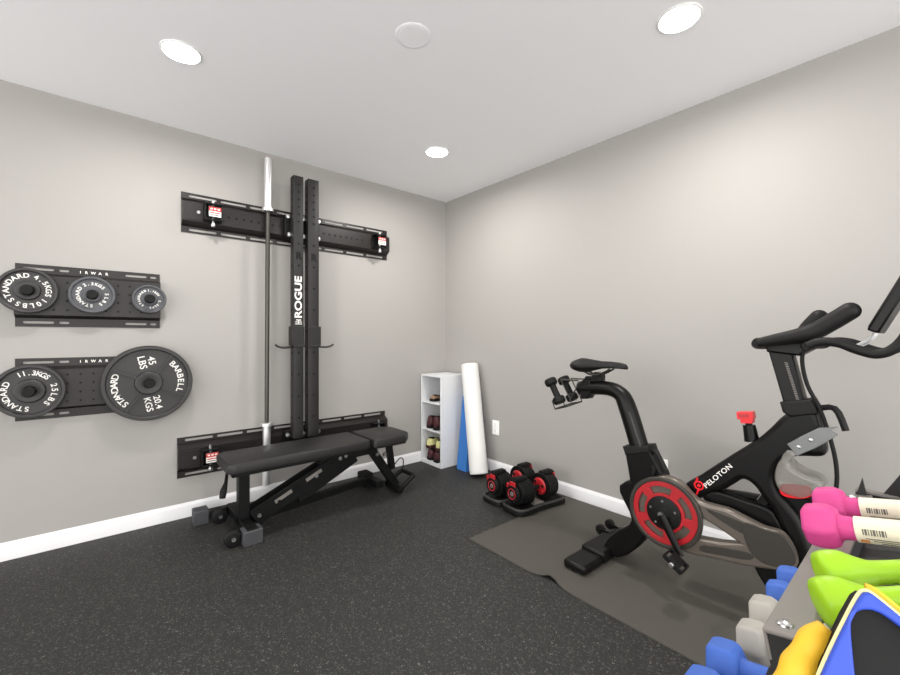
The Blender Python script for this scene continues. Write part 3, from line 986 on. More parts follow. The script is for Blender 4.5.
# top tube and fork, one swooping casting
top_loop = [(2.337, 0.465), (2.413, 0.542), (2.488, 0.615), (2.555, 0.679), (2.615, 0.735), (2.656, 0.785), (2.695, 0.837), (2.745, 0.873), (2.795, 0.858), (2.811, 0.768), (2.811, 0.711), (2.754, 0.695), (2.716, 0.683), (2.686, 0.650), (2.671, 0.596), (2.683, 0.546), (2.710, 0.509), (2.745, 0.461), (2.779, 0.371), (2.806, 0.267), (2.762, 0.174), (2.722, 0.304), (2.692, 0.394), (2.659, 0.474), (2.631, 0.508), (2.602, 0.547), (2.568, 0.562), (2.538, 0.537), (2.502, 0.503), (2.459, 0.478), (2.413, 0.439), (2.374, 0.397)]
top_loop = crom(top_loop, 4)
slab([top_loop], YC, 0.085, 0.022, 'main_frame', M['matte'])
strut = crom([(2.418, 0.459), (2.470, 0.487), (2.573, 0.480), (2.651, 0.469), (2.678, 0.436), (2.697, 0.385), (2.654, 0.358), (2.573, 0.384), (2.503, 0.410), (2.433, 0.425)], 4)
slab([strut], YC, 0.06, 0.012, 'lower_strut', M['matte'])
wind = [(2.491, 0.490), (2.612, 0.500), (2.602, 0.481), (2.476, 0.465)]
slab([wind], YC + 0.02, 0.03, 0.004, 'cross_brace', M['matte'])
rearleg = crom([(2.046, 0.395), (2.230, 0.473), (2.284, 0.386), (2.212, 0.251), (2.136, 0.118), (2.035, 0.028), (1.960, 0.055), (2.025, 0.156), (2.107, 0.244)], 4)
slab([rearleg], YC, 0.07, 0.014, 'rear_frame', M['matte'])
# rear and front stabilisers
rs = MB()
for y0, y1, x0, x1, h in ((-0.825, -0.66, 1.885, 2.005, 0.052), (-0.66, -0.44, 1.880, 2.010, 0.066), (-0.44, -0.28, 1.885, 2.005, 0.052)):
    rs.span((x0, y0, 0.010), (x1, y1, h))
rs.build('rear_stabiliser', M['matte'], bk, bevel=0.014, bseg=3, smooth=50)
for yy in (-0.80, -0.30):
    MB().lathe([(0.022, 0.0), (0.026, 0.004), (0.022, 0.010), (0.0, 0.011)], (1.945, yy, 0.0068), (0, 0, 1), seg=18).build('leveling_foot', M['rubber'], bk)
for yy in (-0.40, -0.30):
    wl = MB()
    wl.lathe([(0.0, -0.012), (0.024, -0.012), (0.028, -0.008), (0.028, 0.008), (0.024, 0.012), (0.0, 0.012)], (1.845, yy, 0.050), (0, 1, 0), M['rubber'], 20)
    wl.span((1.845, yy - 0.018, 0.040), (1.90, yy - 0.012, 0.060), M['matte'])
    wl.build('transport_wheel', None, bk)
fs_ = MB()
fs_.span((2.86, -0.83, 0.010), (2.98, -0.28, 0.055))
fs_.build('front_stabiliser', M['matte'], bk, bevel=0.014, bseg=3, smooth=50)
dn = crom([(2.602, 0.241), (2.709, 0.285), (2.773, 0.255), (2.848, 0.129), (2.843, 0.019), (2.738, -0.004), (2.647, 0.142)], 4)
slab([dn], YC, 0.06, 0.012, 'front_leg', M['matte'])
# belt guard
YG = -0.625
gl = [(2.150, 0.383), (2.178, 0.442), (2.224, 0.487), (2.285, 0.516), (2.352, 0.507), (2.422, 0.450), (2.527, 0.446), (2.581, 0.432), (2.645, 0.415), (2.705, 0.410), (2.742, 0.344), (2.731, 0.289), (2.613, 0.250), (2.503, 0.231), (2.430, 0.218), (2.384, 0.212), (2.335, 0.211), (2.268, 0.202), (2.201, 0.223), (2.150, 0.275), (2.136, 0.326)]
gl = crom(gl, 4)
hole = [(2.437, 0.380), (2.489, 0.364), (2.571, 0.326), (2.503, 0.308), (2.422, 0.295)]
gd = slab([gl, hole], YG, 0.045, 0.012, 'belt_guard', M['guard'])
inset = [ [(2.451, 0.427), (2.543, 0.421), (2.646, 0.403), (2.670, 0.404), (2.602, 0.368), (2.516, 0.392)], [(2.444, 0.272), (2.570, 0.301), (2.615, 0.300), (2.602, 0.275), (2.502, 0.254), (2.436, 0.244)] ]
for lp in inset:
    slab([crom(lp, 3)], YG - 0.022, 0.006, 0.002, 'guard_groove', M['guardedge'], gd)
dk = crom([(2.583, 0.411), (2.652, 0.412), (2.709, 0.407), (2.743, 0.351), (2.729, 0.302), (2.652, 0.281), (2.602, 0.318)], 4)
slab([dk], YG - 0.020, 0.012, 0.003, 'guard_tail', M['guardedge'], gd)
# red pulley wheel with crank
(PX, PZ) = [(2.293, 0.360)][0]
PY = -0.655
def arc_slot(a0, a1, r0, r1, n=8):
    o = []
    for k in range(n + 1):
        a = R(a0 + (a1 - a0) * k / n); o.append((PX + r1 * math.cos(a), PZ + r1 * math.sin(a)))
    for k in range(n, -1, -1):
        a = R(a0 + (a1 - a0) * k / n); o.append((PX + r0 * math.cos(a), PZ + r0 * math.sin(a)))
    return o
RP = 0.136
loops = [circle(PX, PZ, RP, 64)] + [arc_slot(a, a + 50, RP * 0.62, RP * 0.84) for a in (-70, 2, 74, 146, 218)]
pw = slab(loops, PY, 0.012, 0.002, 'pulley_wheel', M['red'])
slab([circle(PX, PZ, RP * 1.13, 64), circle(PX, PZ, RP * 1.0, 64)], PY - 0.002, 0.016, 0.004, 'guard_ring', M['guardedge'], gd)
slab([circle(PX, PZ, RP * 0.97, 64)], PY + 0.012, 0.006, 0.0, 'pulley_backing', M['guard'], pw)
sp_ = MB()
sp_.lathe([(0.072, 0.0), (0.072, 0.006), (0.066, 0.010), (0.030, 0.013), (0.026, 0.024), (0.0, 0.025)], (PX, PY - 0.006, PZ), (0, -1, 0), M['rubber'], 40)
for k in range(5):
    a = R(20 + 72 * k)
    q = (PX + 0.054 * math.cos(a), PY - 0.0165, PZ + 0.054 * math.sin(a))
    sp_.cyl(q, (q[0], q[1] - 0.003, q[2]), 0.005, M['bolt'], 10)
sp_.build('hub_cover', None, pw)
ca = Vector((PX, PY - 0.035, PZ)); cb_ = Vector((PX + 0.085, PY - 0.045, PZ - 0.145))
MB().tube([ca, cb_], [0.019, 0.014], seg=12, flat=0.6, up=(0, 1, 0)).build('crank_arm', M['matte'], bk, bevel=0.002)
MB().tube([(PX, -0.475, PZ), (PX - 0.132, -0.465, PZ + 0.104)], [0.019, 0.014], seg=12, flat=0.6, up=(0, 1, 0)).build('crank_arm', M['matte'], bk)
MB().cyl((PX, PY - 0.04, PZ), (PX, -0.47, PZ), 0.012, seg=16).build('crank_axle', M['bolt'], bk)
def pedal(c):
    c = Vector(c)
    mb = MB()
    mb.cyl(c + Vector((0, 0.045, 0)), c + Vector((0, -0.05, 0)), 0.010, M['bolt'], 12)
    rot = Matrix.Rotation(R(35), 3, 'Y')
    mb.box(c, (0.050, 0.060, 0.026), M['rubber'], rot)
    mb.box(c + rot @ Vector((0, -0.034, 0)), (0.082, 0.008, 0.020), M['rubber'], rot)
    mb.box(c + rot @ Vector((0, 0.034, 0)), (0.082, 0.008, 0.020), M['rubber'], rot)
    mb.box(c + rot @ Vector((0.040, 0, 0)), (0.008, 0.060, 0.018), M['matte'], rot)
    mb.box(c + rot @ Vector((-0.040, 0, 0)), (0.008, 0.060, 0.018), M['matte'], rot)
    return mb.build('pedal', None, bk, bevel=0.002)
pedal((cb_.x, cb_.y - 0.055, cb_.z))
pedal((PX - 0.132, -0.42, PZ + 0.104))
# seat post
(a, b, c, d, e) = [(1.807, 0.856), (1.954, 0.870), (2.030, 0.852), (2.071, 0.791), (2.141, 0.576)]
path = crom([(p[0], YC, p[1]) for p in (a, b, c, d, e)], 5, False)
MB().tube(path, [0.037 + 0.006 * min(1, max(0, (i - len(path) * 0.5) / (len(path) * 0.25))) for i in range(len(path))], seg=16, flat=1.0, up=(0, 0, 1)).build('seat_post', M['matte'], bk)
sg = MB()
q0, q1 = [(2.099, 0.769), (2.157, 0.605)]
sg.tube([(q0[0], YC - 0.0345, q0[1]), (q1[0], YC - 0.0345, q1[1])], 0.005, seg=6)
sg.build('post_scale', M['tray'], bk)
slab([[(2.076, 0.594), (2.197, 0.619), (2.207, 0.597), (2.256, 0.507), (2.269, 0.465), (2.225, 0.415), (2.116, 0.375), (2.096, 0.486)]], YC, 0.085, 0.010, 'post_collar', M['matte'])
slab([[(2.071, 0.598), (2.193, 0.623), (2.202, 0.596), (2.086, 0.557)]], YC, 0.098, 0.006, 'collar_band', M['grip'])
def lever(p, name='clamp_lever'):
    return MB().tube(crom([(x, y, z) for x, y, z in p], 4, False), 0.010, seg=10).build(name, M['grip'], bk)
(l0, l1, l2) = [(2.206, 0.593), (2.246, 0.607), (2.286, 0.543)]
lever([(l0[0], -0.58, l0[1]), (l1[0], -0.62, l1[1]), (l2[0], -0.63, l2[1])])
(l0, l1, l2) = [(2.202, 0.550), (2.225, 0.518), (2.220, 0.489)]
MB().tube([(l0[0], -0.57, l0[1]), (l1[0], -0.60, l1[1]), (l2[0], -0.60, l2[1])], 0.010, seg=10).build('clamp_knob', M['grip'], bk)
# slider clamp and saddle
slab([[(1.814, 0.881), (1.850, 0.911), (1.886, 0.908), (1.886, 0.834), (1.868, 0.806), (1.832, 0.802)]], YC, 0.066, 0.006, 'slider_end', M['matte'])
slab([[(1.844, 0.908), (1.856, 0.926), (1.909, 0.929), (1.943, 0.921), (1.943, 0.906), (1.880, 0.895)]], YC, 0.05, 0.003, 'saddle_clamp', M['matte'])
slab([[(1.885, 0.917), (1.903, 0.950), (1.943, 0.947), (1.948, 0.922)]], YC, 0.04, 0.003, 'saddle_clamp', M['matte'])
def rail(y):
    q = [(1.844, 0.952), (1.880, 0.938), (1.937, 0.942), (1.992, 0.971)]
    return MB().tube(crom([(x, y, z) for x, z in q], 4, False), 0.005, seg=8).build('saddle_rail', M['shaft'], bk)
rail(YC - 0.022); rail(YC + 0.022)
sd = MB()
rings = []
(s0, s1) = [(1.767, 0.980), (2.074, 0.991)]
L = s1[0] - s0[0]
zt = s0[1]
for f, w, top, bot in ((0.0, 0.030, 0.010, -0.012), (0.05, 0.060, 0.030, -0.028), (0.16, 0.078, 0.042, -0.036), (0.28, 0.074, 0.040, -0.036), (0.42, 0.052, 0.034, -0.022), (0.56, 0.034, 0.029, -0.010), (0.72, 0.024, 0.029, -0.006), (0.88, 0.020, 0.026, -0.006), (0.97, 0.016, 0.020, -0.008), (1.0, 0.008, 0.010, -0.006)):
    x = s0[0] + L * f
    rg = []
    for k in range(20):
        a = 2 * PI * k / 20
        cy, cz = math.cos(a), math.sin(a)
        zz = top * cz if cz > 0 else -bot * cz
        rg.append((x, YC + w * math.copysign(abs(cy) ** 0.8, cy), zt + zz * (1 - 0.25 * abs(cy))))
    rings.append(rg)
sd.loft(rings)
sd.build('saddle', M['grip'], bk, smooth=70)
# wire cradle for hand weights behind the saddle
wc = MB()
(c0, c1, c2, c3, c4, c5) = [(1.826, 0.902), (1.718, 0.899), (1.692, 0.874), (1.652, 0.773), (1.679, 0.730), (1.807, 0.780)]
for yy in (-0.60, -0.50):
    wc.tube([(c0[0], yy, c0[1]), (c1[0], yy, c1[1])], 0.004, seg=8)
    wc.tube([(c1[0], yy, c1[1]), (c5[0] - 0.03, yy, c5[1] + 0.02), (c0[0], yy, c0[1] - 0.03)], 0.004, seg=8)
    wc.tube([(c3[0] + 0.01, yy, c3[1]), (c4[0], yy, c4[1]), (c5[0] - 0.02, yy, c5[1] - 0.005), (c5[0] - 0.03, yy, c5[1] + 0.02)], 0.004, seg=8)
wc.tube([(c4[0], -0.60, c4[1]), (c4[0], -0.50, c4[1])], 0.004, seg=8)
wc.tube([(c3[0] + 0.01, -0.60, c3[1]), (c3[0] + 0.01, -0.50, c3[1])], 0.004, seg=8)
wc.tube([(c5[0] - 0.02, -0.60, c5[1] - 0.005), (c5[0] - 0.02, -0.50, c5[1] - 0.005)], 0.004, seg=8)
wc.build('weight_cradle', M['shaft'], bk)
# head post, collars, handlebar
slab([[(2.644, 1.096), (2.717, 1.090), (2.758, 0.896), (2.697, 0.873)]], YC, 0.06, 0.006, 'head_post', M['matte'])
hs = MB()
for k in range(22):
    f = k / 21
    q0, q1 = [(2.703, 1.037), (2.738, 0.898)]
    hs.box((q0[0] + (q1[0] - q0[0]) * f, YC - 0.0312, q0[1] + (q1[1] - q0[1]) * f), (0.010, 0.001, 0.0025), M['rail'], Matrix.Rotation(R(12), 3, 'Y'))
hs.build('height_scale', None, bk)
slab([[(2.686, 0.888), (2.779, 0.910), (2.795, 0.876), (2.798, 0.859), (2.716, 0.836), (2.695, 0.852)]], YC, 0.10, 0.008, 'head_collar', M['grip'])
(l0, l1, l2) = [(2.802, 0.871), (2.841, 0.887), (2.871, 0.815)]
lever([(l0[0] - 0.02, -0.58, l0[1]), (l1[0], -0.61, l1[1]), (l2[0], -0.62, l2[1])])
slab([[(2.641, 1.108), (2.760, 1.120), (2.777, 1.088), (2.743, 1.065), (2.647, 1.077)]], YC, 0.10, 0.008, 'handlebar_clamp', M['matte'])
hb = MB()
P = [(2.634, 1.112), (2.685, 1.124), (2.748, 1.138), (2.791, 1.152), (2.835, 1.182), (2.892, 1.227)]
pts = crom([(x, -0.66, z) for x, z in P], 5, False)
n = len(pts)
def round_end(pts, rs):
    a, b = Vector(pts[-2]), Vector(pts[-1])
    d = (b - a).normalized(); r = rs[-1]
    for f, g in ((0.35, 0.94), (0.62, 0.78), (0.84, 0.54), (0.97, 0.2)):
        pts = pts + [tuple(b + d * r * f)]; rs = rs + [r * g]
    return pts, rs
hb.tube(*round_end(pts[:-1], [0.017 + 0.012 * min(1, i / (n * 0.5)) for i in range(n - 1)]), seg=16)
P2 = [(2.641, 1.106), (2.689, 1.119), (2.727, 1.147), (2.757, 1.186), (2.780, 1.216)]
pts = crom([(x, -0.44, z) for x, z in P2], 5, False)
hb.tube(*round_end(pts[:-1], [0.018 + 0.010 * min(1, i / (n * 0.5)) for i in range(len(pts) - 1)]), seg=16)
hb.tube(crom([(P[0][0], -0.66, P[0][1]), (P[0][0] - 0.004, -0.64, P[0][1]), (P2[0][0] - 0.03, -0.55, P2[0][1]), (P2[0][0], -0.44, P2[0][1])], 5, False), 0.020, seg=14)
hb.tube([(P[2][0], -0.66, P[2][1]), (P2[2][0], -0.44, P2[2][1])], 0.022, seg=14)
hb.build('handlebar', M['grip'], bk, smooth=60)
lb = MB()
P3 = [(2.784, 1.104), (2.815, 1.118), (2.860, 1.115), (2.907, 1.093), (2.947, 1.081), (2.981, 1.095), (3.008, 1.131), (3.022, 1.179)]
pts = crom([(x, -0.70 + 0.0 * i, z) for i, (x, z) in enumerate(P3)], 5, False)
lb.tube(pts, 0.015, seg=14)
pf = [(x, -0.40, z) for x, y, z in pts]
lb.tube(pf, 0.015, seg=14)
lb.tube([pts[0], (pts[0][0] - 0.02, -0.62, pts[0][2]), (pts[0][0] - 0.02, -0.48, pts[0][2]), pf[0]], 0.015, seg=14)
lb.build('outer_bar', M['grip'], bk, smooth=60)
# tablet and its bracket
(t0, t1) = [(2.938, 1.151), (3.048, 1.397)]
tc = Vector(((t0[0] + t1[0]) / 2, -0.56, (t0[1] + t1[1]) / 2))
tdir = Vector((t1[0] - t0[0], 0, t1[1] - t0[1]))
ang = math.atan2(tdir.x, tdir.z)
tb = MB()
rotT = Matrix.Rotation(ang, 3, 'Y')
tb.box(tc, (0.030, 0.24, tdir.length), M['matte'], rotT)
to = tb.build('screen_housing', None, bk, bevel=0.006)
MB().box(tc + rotT @ Vector((-0.0162, 0, 0)), (0.002, 0.22, tdir.length - 0.02), rot=rotT).build('screen_glass', M['hole'], to)
br = [(2.896, 1.104), (2.925, 1.125), (2.943, 1.158)]
MB().tube(crom([(x, -0.57, z) for x, z in br], 4, False), 0.008, seg=8).build('screen_bracket', M['chrome'], bk)
cbp = [(2.796, 1.106), (2.761, 1.088), (2.753, 1.044), (2.767, 0.962), (2.804, 0.870), (2.836, 0.743), (2.846, 0.648), (2.838, 0.553)]
MB().tube(crom([(x, -0.60, z) for x, z in cbp], 5, False), 0.0065, seg=10).build('cable', M['rubber'], bk)
# red resistance knob on the top tube
kq = [(2.589, 0.715), (2.579, 0.778), (2.569, 0.817)]
kn = MB().tube([(kq[0][0], YC, kq[0][1]), (kq[1][0], YC, kq[1][1])], [0.026, 0.022], seg=16).build('knob_stem', M['matte'], bk)
kb = MB()
kb.tube([(kq[1][0], YC, kq[1][1]), (kq[1][0] - 0.004, YC, kq[1][1] + 0.020)], 0.012, M['rubber'], 12)
rotK = Matrix.Rotation(R(-8), 3, 'Y')
kb.box((kq[2][0], YC, kq[2][1]), (0.054, 0.045, 0.028), M['brightred'], rotK)
kb.box((kq[2][0] + 0.005, YC, kq[2][1] - 0.020), (0.040, 0.040, 0.02), M['brightred'], rotK)
kb.box((kq[2][0] - 0.003, YC - 0.0232, kq[2][1]), (0.035, 0.001, 0.014), M['red'], rotK)
o = kb.build('resistance_knob', None, bk, bevel=0.006)
o['label'] = 'bright red resistance knob'
# flywheel with its clear shroud and the grey sweat guard
(fx, fz) = [(2.738, 0.432)][0]
fw = MB()
fw.lathe([(0.0, -0.012), (0.04, -0.014), (0.05, -0.006), (0.10, -0.006), (0.108, -0.016), (0.140, -0.016), (0.140, 0.016), (0.108, 0.016), (0.10, 0.006), (0.05, 0.006), (0.04, 0.014), (0.0, 0.012)], (fx, YC, fz), (0, 1, 0), M['matte'], 56)
fw.build('flywheel', None, bk)
shl = crom([(2.727, 0.720), (2.703, 0.693), (2.679, 0.654), (2.670, 0.595), (2.688, 0.550), (2.727, 0.539), (2.763, 0.546), (2.810, 0.592), (2.804, 0.622), (2.780, 0.634), (2.755, 0.639), (2.727, 0.654), (2.715, 0.681), (2.732, 0.710)], 4)
slab([shl], YC, 0.11, 0.02, 'flywheel_shroud', M['smoke'])
dcl = crom([(2.688, 0.569), (2.703, 0.585), (2.767, 0.595), (2.778, 0.583), (2.775, 0.557), (2.744, 0.540), (2.703, 0.536), (2.688, 0.547)], 3)
slab([dcl], YC - 0.044, 0.010, 0.003, 'flywheel_rim', M['brightred'])
swg = [(2.711, 0.737), (2.748, 0.770), (2.798, 0.811), (2.850, 0.824), (2.832, 0.807), (2.850, 0.796), (2.798, 0.744), (2.740, 0.699)]
slab([swg], YC - 0.055, 0.012, 0.003, 'sweat_guard', M['smokedark'])
for q in [(2.745, 0.733), (2.779, 0.765)]:
    MB().lathe([(0.007, 0), (0.006, 0.003), (0, 0.004)], (q[0], YC - 0.061, q[1]), (0, -1, 0), seg=12).build('guard_bolt', M['bolt'], bk)
# brand mark and lettering on the top tube
YT = -0.5935
a, b = [(2.433, 0.499), (2.528, 0.611)]
an = math.atan2(b[1] - a[1], b[0] - a[0])
ln = math.hypot(b[0] - a[0], b[1] - a[1])
me = text_mesh('PELOTON', 0.040, 0.001, 1.12, bold=0.0006)
wid = max(v.co.x for v in me.vertices) - min(v.co.x for v in me.vertices)
s = ln / wid
tx = MB().mesh(me, facing_room(YT) @ Matrix.Translation(((a[0] + b[0]) / 2, (a[1] + b[1]) / 2, 0)) @ Matrix.Rotation(an, 4, 'Z') @ Matrix.Scale(s, 4) @ Matrix.Scale(0.85, 4, (0, 1, 0)))
tx.build('brand_lettering', M['cream'], bk)
(lx, lz) = [(2.410, 0.497)][0]
lg = MB()
lg.torus((lx, YT, lz), (0, 1, 0), 0.0165, 0.0035, M['brightred'], 28, 6)
lg.cyl((lx, YT + 0.002, lz), (lx, YT - 0.001, lz), 0.007, M['brightred'], 16)
lg.box((lx - 0.004, YT, lz - 0.026), (0.006, 0.003, 0.030), M['brightred'], Matrix.Rotation(R(20), 3, 'Y'))
lg.box((lx - 0.008, YT, lz + 0.024), (0.006, 0.003, 0.016), M['brightred'], Matrix.Rotation(R(20), 3, 'Y'))
o = lg.build('brand_mark', None, bk)
o['label'] = 'red ring brand mark'

# small hand weights in the cradle
def hand_weight(p0, p1, label):
    a, b = Vector(p0), Vector(p1)
    d = (b - a).normalized()
    mtx = frame_mtx((a + b) / 2, d)
    ln = (b - a).length
    t = local_thing('hand_weight', label, 'dumbbell', mtx, 'hand weights behind the saddle')
    MB().tube([(-ln / 2 + 0.02, 0, 0), (ln / 2 - 0.02, 0, 0)], 0.018, seg=14).build('handle', M['rubber'], t)
    for s in (-1, 1):
        MB().lathe([(0.0, -0.017), (0.028, -0.019), (0.034, -0.012), (0.034, 0.012), (0.028, 0.019), (0.0, 0.017)], (s * (ln / 2 - 0.012), 0, 0), (1, 0, 0), seg=20).build('head', M['rubber'], t)
(h0, h1) = [(1.661, 0.893), (1.727, 0.777)]
hand_weight((h0[0], -0.62, h0[1]), (h1[0], -0.62, h1[1]), 'small black hand weight behind the bike saddle, outer one on the left')
(h0, h1) = [(1.678, 0.897), (1.744, 0.786)]
hand_weight((h0[0], -0.52, h0[1]), (h1[0], -0.52, h1[1]), 'small black hand weight behind the bike saddle, inner one beside the post')

# ------------------------------------------------------------ dumbbell rack by the camera
dr = thing('dumbbell_rack', 'dark two-tier metal dumbbell rack with grey front rail in the near corner', 'dumbbell rack', (3.0, -1.75, 0))
TA = R(11)
ca_, sa_ = math.cos(TA), math.sin(TA)
def tray(x0, z0, w, y0, y1, main):
    rot = Matrix.Rotation(-TA, 3, 'Y')
    def P(u, y, v):      # u across the tray, v normal to it
        return Vector((x0 + u * ca_ - v * sa_, y, z0 + u * sa_ + v * ca_))
    def bx(u0, u1, ya, yb, v0, v1):
        return [P(u0, ya, v0), P(u1, ya, v0), P(u1, yb, v0), P(u0, yb, v0), P(u0, ya, v1), P(u1, ya, v1), P(u1, yb, v1), P(u0, yb, v1)]
    f = MB().hexa(bx(0, 0.042, y0, y1, -0.004, 0.0)).hexa(bx(0, 0.003, y0, y1, -0.03, -0.004)).build('front_rail', M['rail'], dr, bevel=0.0012)
    for yb in (y0 + 0.02, y1 - 0.02):
        q = P(0.016, yb, 0.0)
        MB().lathe([(0.0075, 0), (0.0070, 0.002), (0.004, 0.0035), (0, 0.004)], q, P(0, 0, 1) - P(0, 0, 0), seg=16).build('rail_bolt', M['bolt'], f)
    MB().hexa(bx(w - 0.04, w, y0, y1, -0.004, 0.0)).hexa(bx(w - 0.003, w, y0, y1, 0.0, 0.035)).build('back_rail', M['raildark'], dr, bevel=0.0012)
    for ya in (y0 + 0.002, y1 - 0.006):
        MB().hexa(bx(0.0, w, ya, ya + 0.004, -0.045, -0.004)).build('end_plate', M['raildark'], dr, bevel=0.001)
    MB().hexa(bx(0.043, w - 0.041, y0 + 0.007, y1 - 0.008, -0.024, -0.020)).build('tray_sheet', M['raildark'], dr)
    return P
PU = tray(2.950, 0.830, 0.20, -2.030, -1.455, True)
PL = tray(2.880, 0.548, 0.20, -1.98, -1.37, False)
for yy in (-2.024, -1.445):
    sidep = [(2.86, 0.0), (3.20, 0.0), (3.215, 0.05), (3.165, 0.90), (3.125, 0.905), (2.975, 0.80), (2.955, 0.79), (2.89, 0.56), (2.875, 0.53)]
    inner = [(2.905, 0.06), (3.165, 0.06), (3.13, 0.80), (3.10, 0.82), (3.0, 0.76)]
    MB().mesh(curve_mesh([sidep, inner], 0.004), facing_room(yy)).build('side_frame', M['raildark'], dr)
MB().span((2.968, -1.452, 0.795), (3.16, -1.446, 0.838)).build('end_bar', M['raildark'], dr, bevel=0.001)
MB().span((2.968, -1.452, 0.838), (3.16, -1.432, 0.842)).build('end_bar_top', M['rail'], dr)
for lp in ([(2.962, 0.80), (2.990, 0.80), (2.978, 0.868)], [(3.005, 0.842), (3.165, 0.842), (3.165, 0.902), (3.040, 0.902), (3.034, 0.898)]):
    MB().mesh(curve_mesh([lp], 0.005), facing_room(-1.440 if len(lp) == 5 else -1.455)).build('corner_gusset', M['raildark'], dr)
MB().span((3.16, -2.024, 0.06), (3.19, -1.445, 0.10)).build('lower_beam', M['raildark'], dr, bevel=0.002)
MB().span((2.87, -2.024, 0.02), (2.90, -1.445, 0.06)).build('lower_beam', M['raildark'], dr, bevel=0.002)

def hex_ring(r, x, w=1.0, cut=0.28):
    o = []
    for k in range(6):
        a0 = PI / 3 * k + PI / 6
        o.append((x, r * w * math.cos(a0), r * math.sin(a0)))
    return o
def hex_dumbbell(mtx, m, label, group, cat='dumbbell', hr=0.034, hl=0.052, half=0.086, gr=0.0150, paper=False):
    t = local_thing('hex_dumbbell', label, cat, mtx, group)
    MB().tube([(-half + 0.02, 0, 0), (-half + hl * 0.9, 0, 0), (-half + hl * 1.15, 0, 0), (half - hl * 1.15, 0, 0), (half - hl * 0.9, 0, 0), (half - 0.02, 0, 0)], [gr * 1.25, gr * 1.25, gr, gr, gr * 1.25, gr * 1.25], seg=20).build('handle', m, t)
    for s in (-1, 1):
        mb = MB()
        x0 = s * half; x1 = s * (half - hl)
        rings = [hex_ring(hr * 0.80, x0), hex_ring(hr * 0.93, x0 - s * 0.005), hex_ring(hr, x0 - s * 0.015), hex_ring(hr, x1 + s * 0.012), hex_ring(hr * 0.9, x1 + s * 0.003), hex_ring(hr * 0.72, x1)]
        mb.loft(rings)
        mb.build('head', m, t, bevel=0.005, bseg=3, smooth=40)
    if paper:
        pl = MB().tube([(-half + hl * 1.42, 0, 0), (half - hl * 1.42, 0, 0)], gr * 1.08, M['label'], 24, cap=False)
        for k in range(9):
            wv = (0.0012, 0.0022, 0.0009)[k % 3]
            pl.box((-half + hl * 1.42 + 0.008 + 0.0026 * k, -gr * 1.08 * math.cos(R(38)) - 0.0002, gr * 1.08 * math.sin(R(38))), (wv, 0.0006, 0.0072), M['ink'], Matrix.Rotation(R(-38), 3, 'X'))
        for k in range(3):
            pl.box((-half + hl * 1.42 + 0.026 + 0.004 * k, -gr * 1.08 * math.cos(R(8)) - 0.0002, gr * 1.08 * math.sin(R(8)) - 0.003 * k), (0.034 - 0.006 * k, 0.0005, 0.0010), M['ink'])
        pl.box((-half + hl * 1.42 + 0.008, -gr * 1.08 * math.cos(R(-8)), gr * 1.08 * math.sin(R(-8))), (0.008, 0.0006, 0.005), M['orange'])
        pl.build('paper_label', None, t)
    return t
GU = 'dumbbells on the upper tier of the rack'
GL = 'dumbbells on the lower tier of the rack'
def lay(head, m, label, group, yaw=0.0, tilt=11.0, half=0.086, roll=0.0, **k):
    d = Vector((math.cos(R(tilt)) * math.cos(R(yaw)), math.cos(R(tilt)) * math.sin(R(yaw)), math.sin(R(tilt))))
    hl = k.get('hl', 0.052)
    c = Vector(head) + d * (half - hl / 2)
    return hex_dumbbell(frame_mtx(c, d) @ Matrix.Rotation(R(roll), 4, 'X'), m, label, group, half=half, **k)
lay((2.965, -1.790, 0.872), M['pink'], 'pink hex dumbbell with barcode paper label, front one of the pink pair', GU, paper=True, half=0.092, hl=0.038, hr=0.031, roll=30)
lay((2.960, -1.672, 0.866), M['pink'], 'pink hex dumbbell with paper label, rear one of the pink pair', GU, paper=True, half=0.092, hl=0.038, hr=0.031, roll=30)
lay((2.860, -1.390, 0.596), M['bluedb'], 'small blue dumbbell on the lower tier, farthest from the camera', GL, hr=0.030, half=0.08, hl=0.042, roll=30)
lay((2.858, -1.470, 0.594), M['bluedb'], 'small blue dumbbell on the lower tier, next to the grey pair', GL, hr=0.030, half=0.08, hl=0.042, roll=30)
lay((2.856, -1.574, 0.594), M['greydb'], 'grey hex dumbbell on the lower tier, beside the small blue pair', GL, hr=0.038, hl=0.044, roll=30)
lay((2.860, -1.668, 0.590), M['greydb'], 'grey hex dumbbell on the lower tier, nearer the camera of the grey pair', GL, hr=0.038, hl=0.044, roll=30)
lay((2.847, -1.776, 0.600), M['bluedb'], 'larger blue dumbbell on the lower tier, beside the grey pair', GL, hr=0.037, hl=0.046, roll=30)
lay((2.845, -1.862, 0.596), M['bluedb'], 'larger blue dumbbell on the lower tier, at the bottom edge of the photo', GL, hr=0.037, hl=0.046, roll=30)

def bone_dumbbell(mtx, label):
    t = local_thing('bone_dumbbell', label, 'dumbbell', mtx, GU)
    prof = [(-0.098, 0.017), (-0.095, 0.0245), (-0.087, 0.028), (-0.075, 0.027), (-0.064, 0.0205), (-0.053, 0.0145), (-0.042, 0.0122), (0.0, 0.0118)]
    prof = prof + [(-x, r) for x, r in reversed(prof[:-1])]
    prof = crom(prof, 3, False)
    rings = []
    for x, r in prof:
        k6 = max(0.0, min(1.0, (r - 0.016) / 0.012))
        rg = []
        for j in range(30):
            a = 2 * PI * j / 30
            am = (a + PI / 6) % (PI / 3) - PI / 6
            rr = r * (1 - k6 * 0.75 * (1 - math.cos(PI / 6) / math.cos(am)) * 1.0) 
            rg.append((x, rr * math.cos(a), rr * math.sin(a)))
        rings.append(rg)
    MB().loft(rings).build('cast_body', M['lime'], t, smooth=70)
    return t
